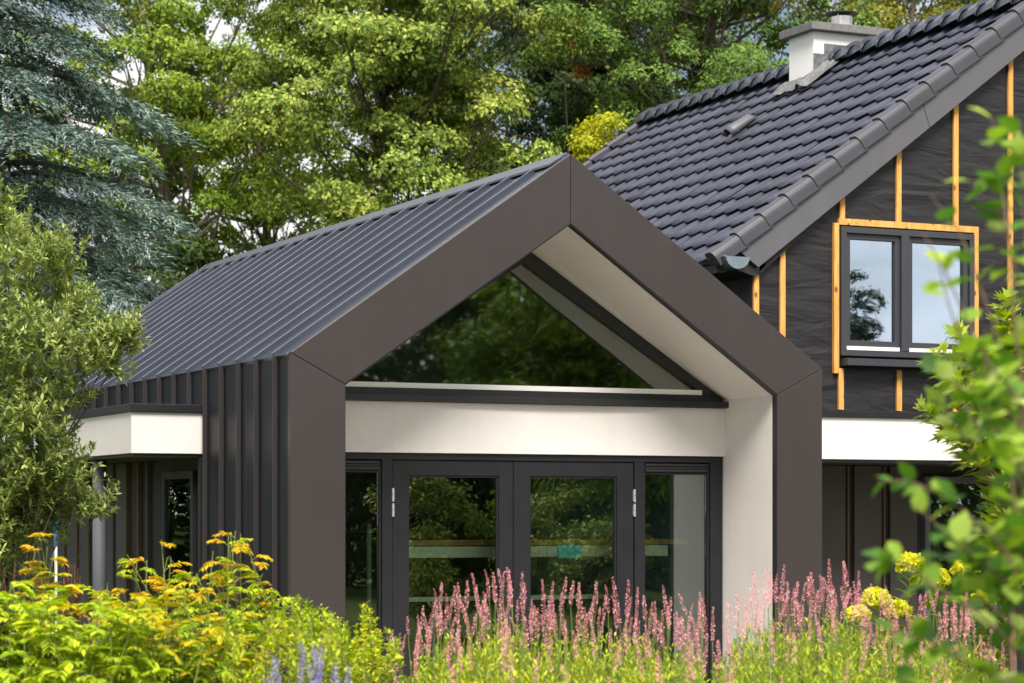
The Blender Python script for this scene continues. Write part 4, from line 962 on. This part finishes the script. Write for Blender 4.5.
# ---- yellow flat flower heads at the right (sedum-like / hydrangea)
def flowerhead(label, heads, Z, seed):
    global rng
    rng = np.random.default_rng(seed); pc = sum(h[0] for h in heads)/len(heads); bx, by, _ = ground(pc, Z); t = empty('hydrangea', (bx, by, 0), label, 'flowers', 'lime-yellow hydrangeas')
    lvf = Leaves(); tb = MB()
    for (px, py, rp) in heads:
        Zi = Z+rng.uniform(-.2, .2); r_ = rp/F*Zi; c = at(px, py, Zi)
        pts = stem_curve((bx, by, 0), c-np.array([0, 0, r_*.4]), rnd(1, .04)[0]); tb.tube(pts[::2], [.006, .005, .004, .003], 5)
        leafy_stem(lvf, pts, .45, 30, .14, .08, 1., .1)
        n = 420; q = rdir(n); q[:, 2] = np.where(q[:, 2] < -.4, -q[:, 2], q[:, 2])
        lv = Leaves(); lv.add(c+q*r_*np.array([1, 1, .85])*rng.uniform(.85, 1.0, (n, 1)), norm(rnd(n, 1.)+q*.3), norm(q+rnd(n, .3)), rng.uniform(.016, .026, n), rng.uniform(.015, .024, n))
        lv.build('flower_head', M['hyd'], t, T_DIAMOND)
    lvf.build('foliage', M['sh_green'], t, T_OVAL); tb.build('stems', M['stemg'], t)
flowerhead('lime-yellow hydrangea with domed heads below the brown boards', [(911, 566, 15), (936, 580, 14), (876, 600, 14), (898, 612, 13), (858, 616, 12)], 14.2, 151)
flowerhead('lime-yellow hydrangea half hidden by birch leaves near the right edge', [(998, 552, 13), (965, 570, 13), (1005, 582, 12), (985, 600, 12)], 14.2, 152)

# ---- maple sapling, right
rng = np.random.default_rng(61)
MZ = 13.0; mx_, my_, _ = ground(1010, MZ)
mp_ = empty('maple_sapling', (mx_, my_, 0), 'young maple with bright lime lobed leaves below the upper window', 'tree')
lv = Leaves(); tb = MB()
tb.tube([(mx_, my_, 0), (mx_+.02, my_, .9), (mx_, my_, 1.8), (mx_+.02, my_, 2.9)], [.03, .024, .016, .008], 7)
for (px, py) in ((1006, 298), (1000, 320), (1018, 330), (985, 345), (955, 330), (940, 345), (962, 352), (975, 365), (930, 362), (950, 372), (918, 404), (935, 412), (955, 400), (945, 425), (975, 405), (990, 385), (1010, 370), (1030, 350), (1035, 390), (1000, 420), (975, 430), (1015, 440), (1040, 430), (985, 455), (1005, 480), (1030, 480), (1045, 520), (1010, 520), (990, 500), (1040, 310), (1050, 370)):
    Zi = MZ+rng.uniform(-.35, .35); c = at(px, py, Zi); s_ = np.array([mx_, my_, max(.5, c[2]-.45)])
    pts = stem_curve(s_, c, np.array([0, 0, -.04])); tb.tube(pts[::2], [.006, .005, .004, .002], 4)
    leafy_stem(lv, pts, .40, 34, .16, .16, 1., .15, 2.4, .3, .35)
lv.build('foliage', M['maple'], mp_, T_PALM); tb.build('trunk', M['twig'], mp_)

# ---- birch sapling close to the camera (out of focus)
rng = np.random.default_rng(71)
BZ = 5.2; bx_, by_, _ = ground(1035, BZ)
bi = empty('birch_sapling', (bx_, by_, 0), 'out-of-focus young birch with toothed green leaves close by at the right edge', 'tree')
lv = Leaves(); tb = MB()
tb.tube([(bx_, by_, 0), (bx_+.01, by_, .8), (bx_, by_, 1.5), (bx_+.01, by_+.01, 2.1)], [.014, .012, .009, .005], 7)
def whip(path, Z, n, t0=.1, lf=.074):
    pts = np.array([at(px, py, Z+dz_) for px, py, dz_ in path])
    m = len(pts); tt = np.linspace(0, 1, 10)*(m-1); P = []
    for t in tt:
        i = min(int(t), m-2); f_ = t-i; P.append(pts[i]*(1-f_)+pts[i+1]*f_)
    P = np.array(P); tb.tube(P, np.linspace(.0042, .0014, len(P)), 5)
    leafy_stem(lv, P, t0, int(n*1.6), lf*1.04, lf*.88, 1., .25, 2.4, .35, .25)
for path, n in ((((1035, 520, 0), (1020, 400, .05), (985, 300, .1), (960, 230, .1), (930, 195, .1)), 7),
                (((1035, 480, 0), (1015, 330, 0), (1010, 240, 0), (998, 170, .05), (992, 118, .05)), 9),
                (((1040, 500, 0), (1022, 400, -.1), (985, 360, -.1), (945, 270, -.1), (922, 232, -.1)), 7),
                (((1045, 420, 0), (1030, 300, .1), (1022, 200, .1), (1020, 120, .1)), 9),
                (((1040, 620, 0), (1000, 540, 0), (950, 500, 0), (910, 480, .05), (878, 482, .05)), 10),
                (((1040, 680, 0), (990, 620, -.1), (940, 590, -.1), (900, 560, -.1), (878, 560, -.1)), 12),
                (((1040, 700, 0), (980, 670, .1), (930, 640, .1), (890, 630, .1)), 10),
                (((1040, 740, 0), (980, 720, .1), (930, 690, .1), (870, 672, .1)), 12),
                (((1045, 600, 0), (1000, 500, .1), (960, 430, .1), (935, 400, .1)), 10),
                (((1045, 560, 0), (1020, 480, -.1), (985, 410, -.1), (985, 330, -.1)), 11),
                (((1040, 380, 0), (1025, 300, .1), (1000, 215, .1), (968, 180, .1)), 7), (((1050, 330, 0), (1036, 240, 0), (1028, 170, 0), (1012, 140, 0)), 8),
                (((1040, 560, 0), (1010, 460, .1), (975, 380, .1), (950, 310, .1), (938, 262, .1)), 9)):
    whip(path, BZ, n)
for k in range(15):
    x0 = rng.uniform(975, 1060); y0_ = rng.uniform(380, 740)
    whip(((1045, y0_+60, 0), ((x0+990)/2, y0_+10, rng.uniform(-.2, .2)), (x0-rng.uniform(20, 80)*(y0_/600), y0_-rng.uniform(10, 60), rng.uniform(-.3, .3))), BZ+rng.uniform(-.3, .5), 9)
lv.build('foliage', M['birch'], bi, T_OVAL); tb.build('trunk', M['twig'], bi)

# ---- blue and white marker pole left of the wing
pz = 19.5; x0, y0_, _ = ground(56, pz)
pl = empty('marker_pole', (x0, y0_, 0), 'thin white pole with a blue band half hidden behind the olive', 'pole')
MB().tube([(x0, y0_, 0), (x0, y0_, 1.50)], [.012, .012], 8).build('shaft', M['white'], pl)
MB().tube([(x0, y0_, 1.50), (x0, y0_, 1.80)], [.018, .018], 8).build('band', M['bluep'], pl)
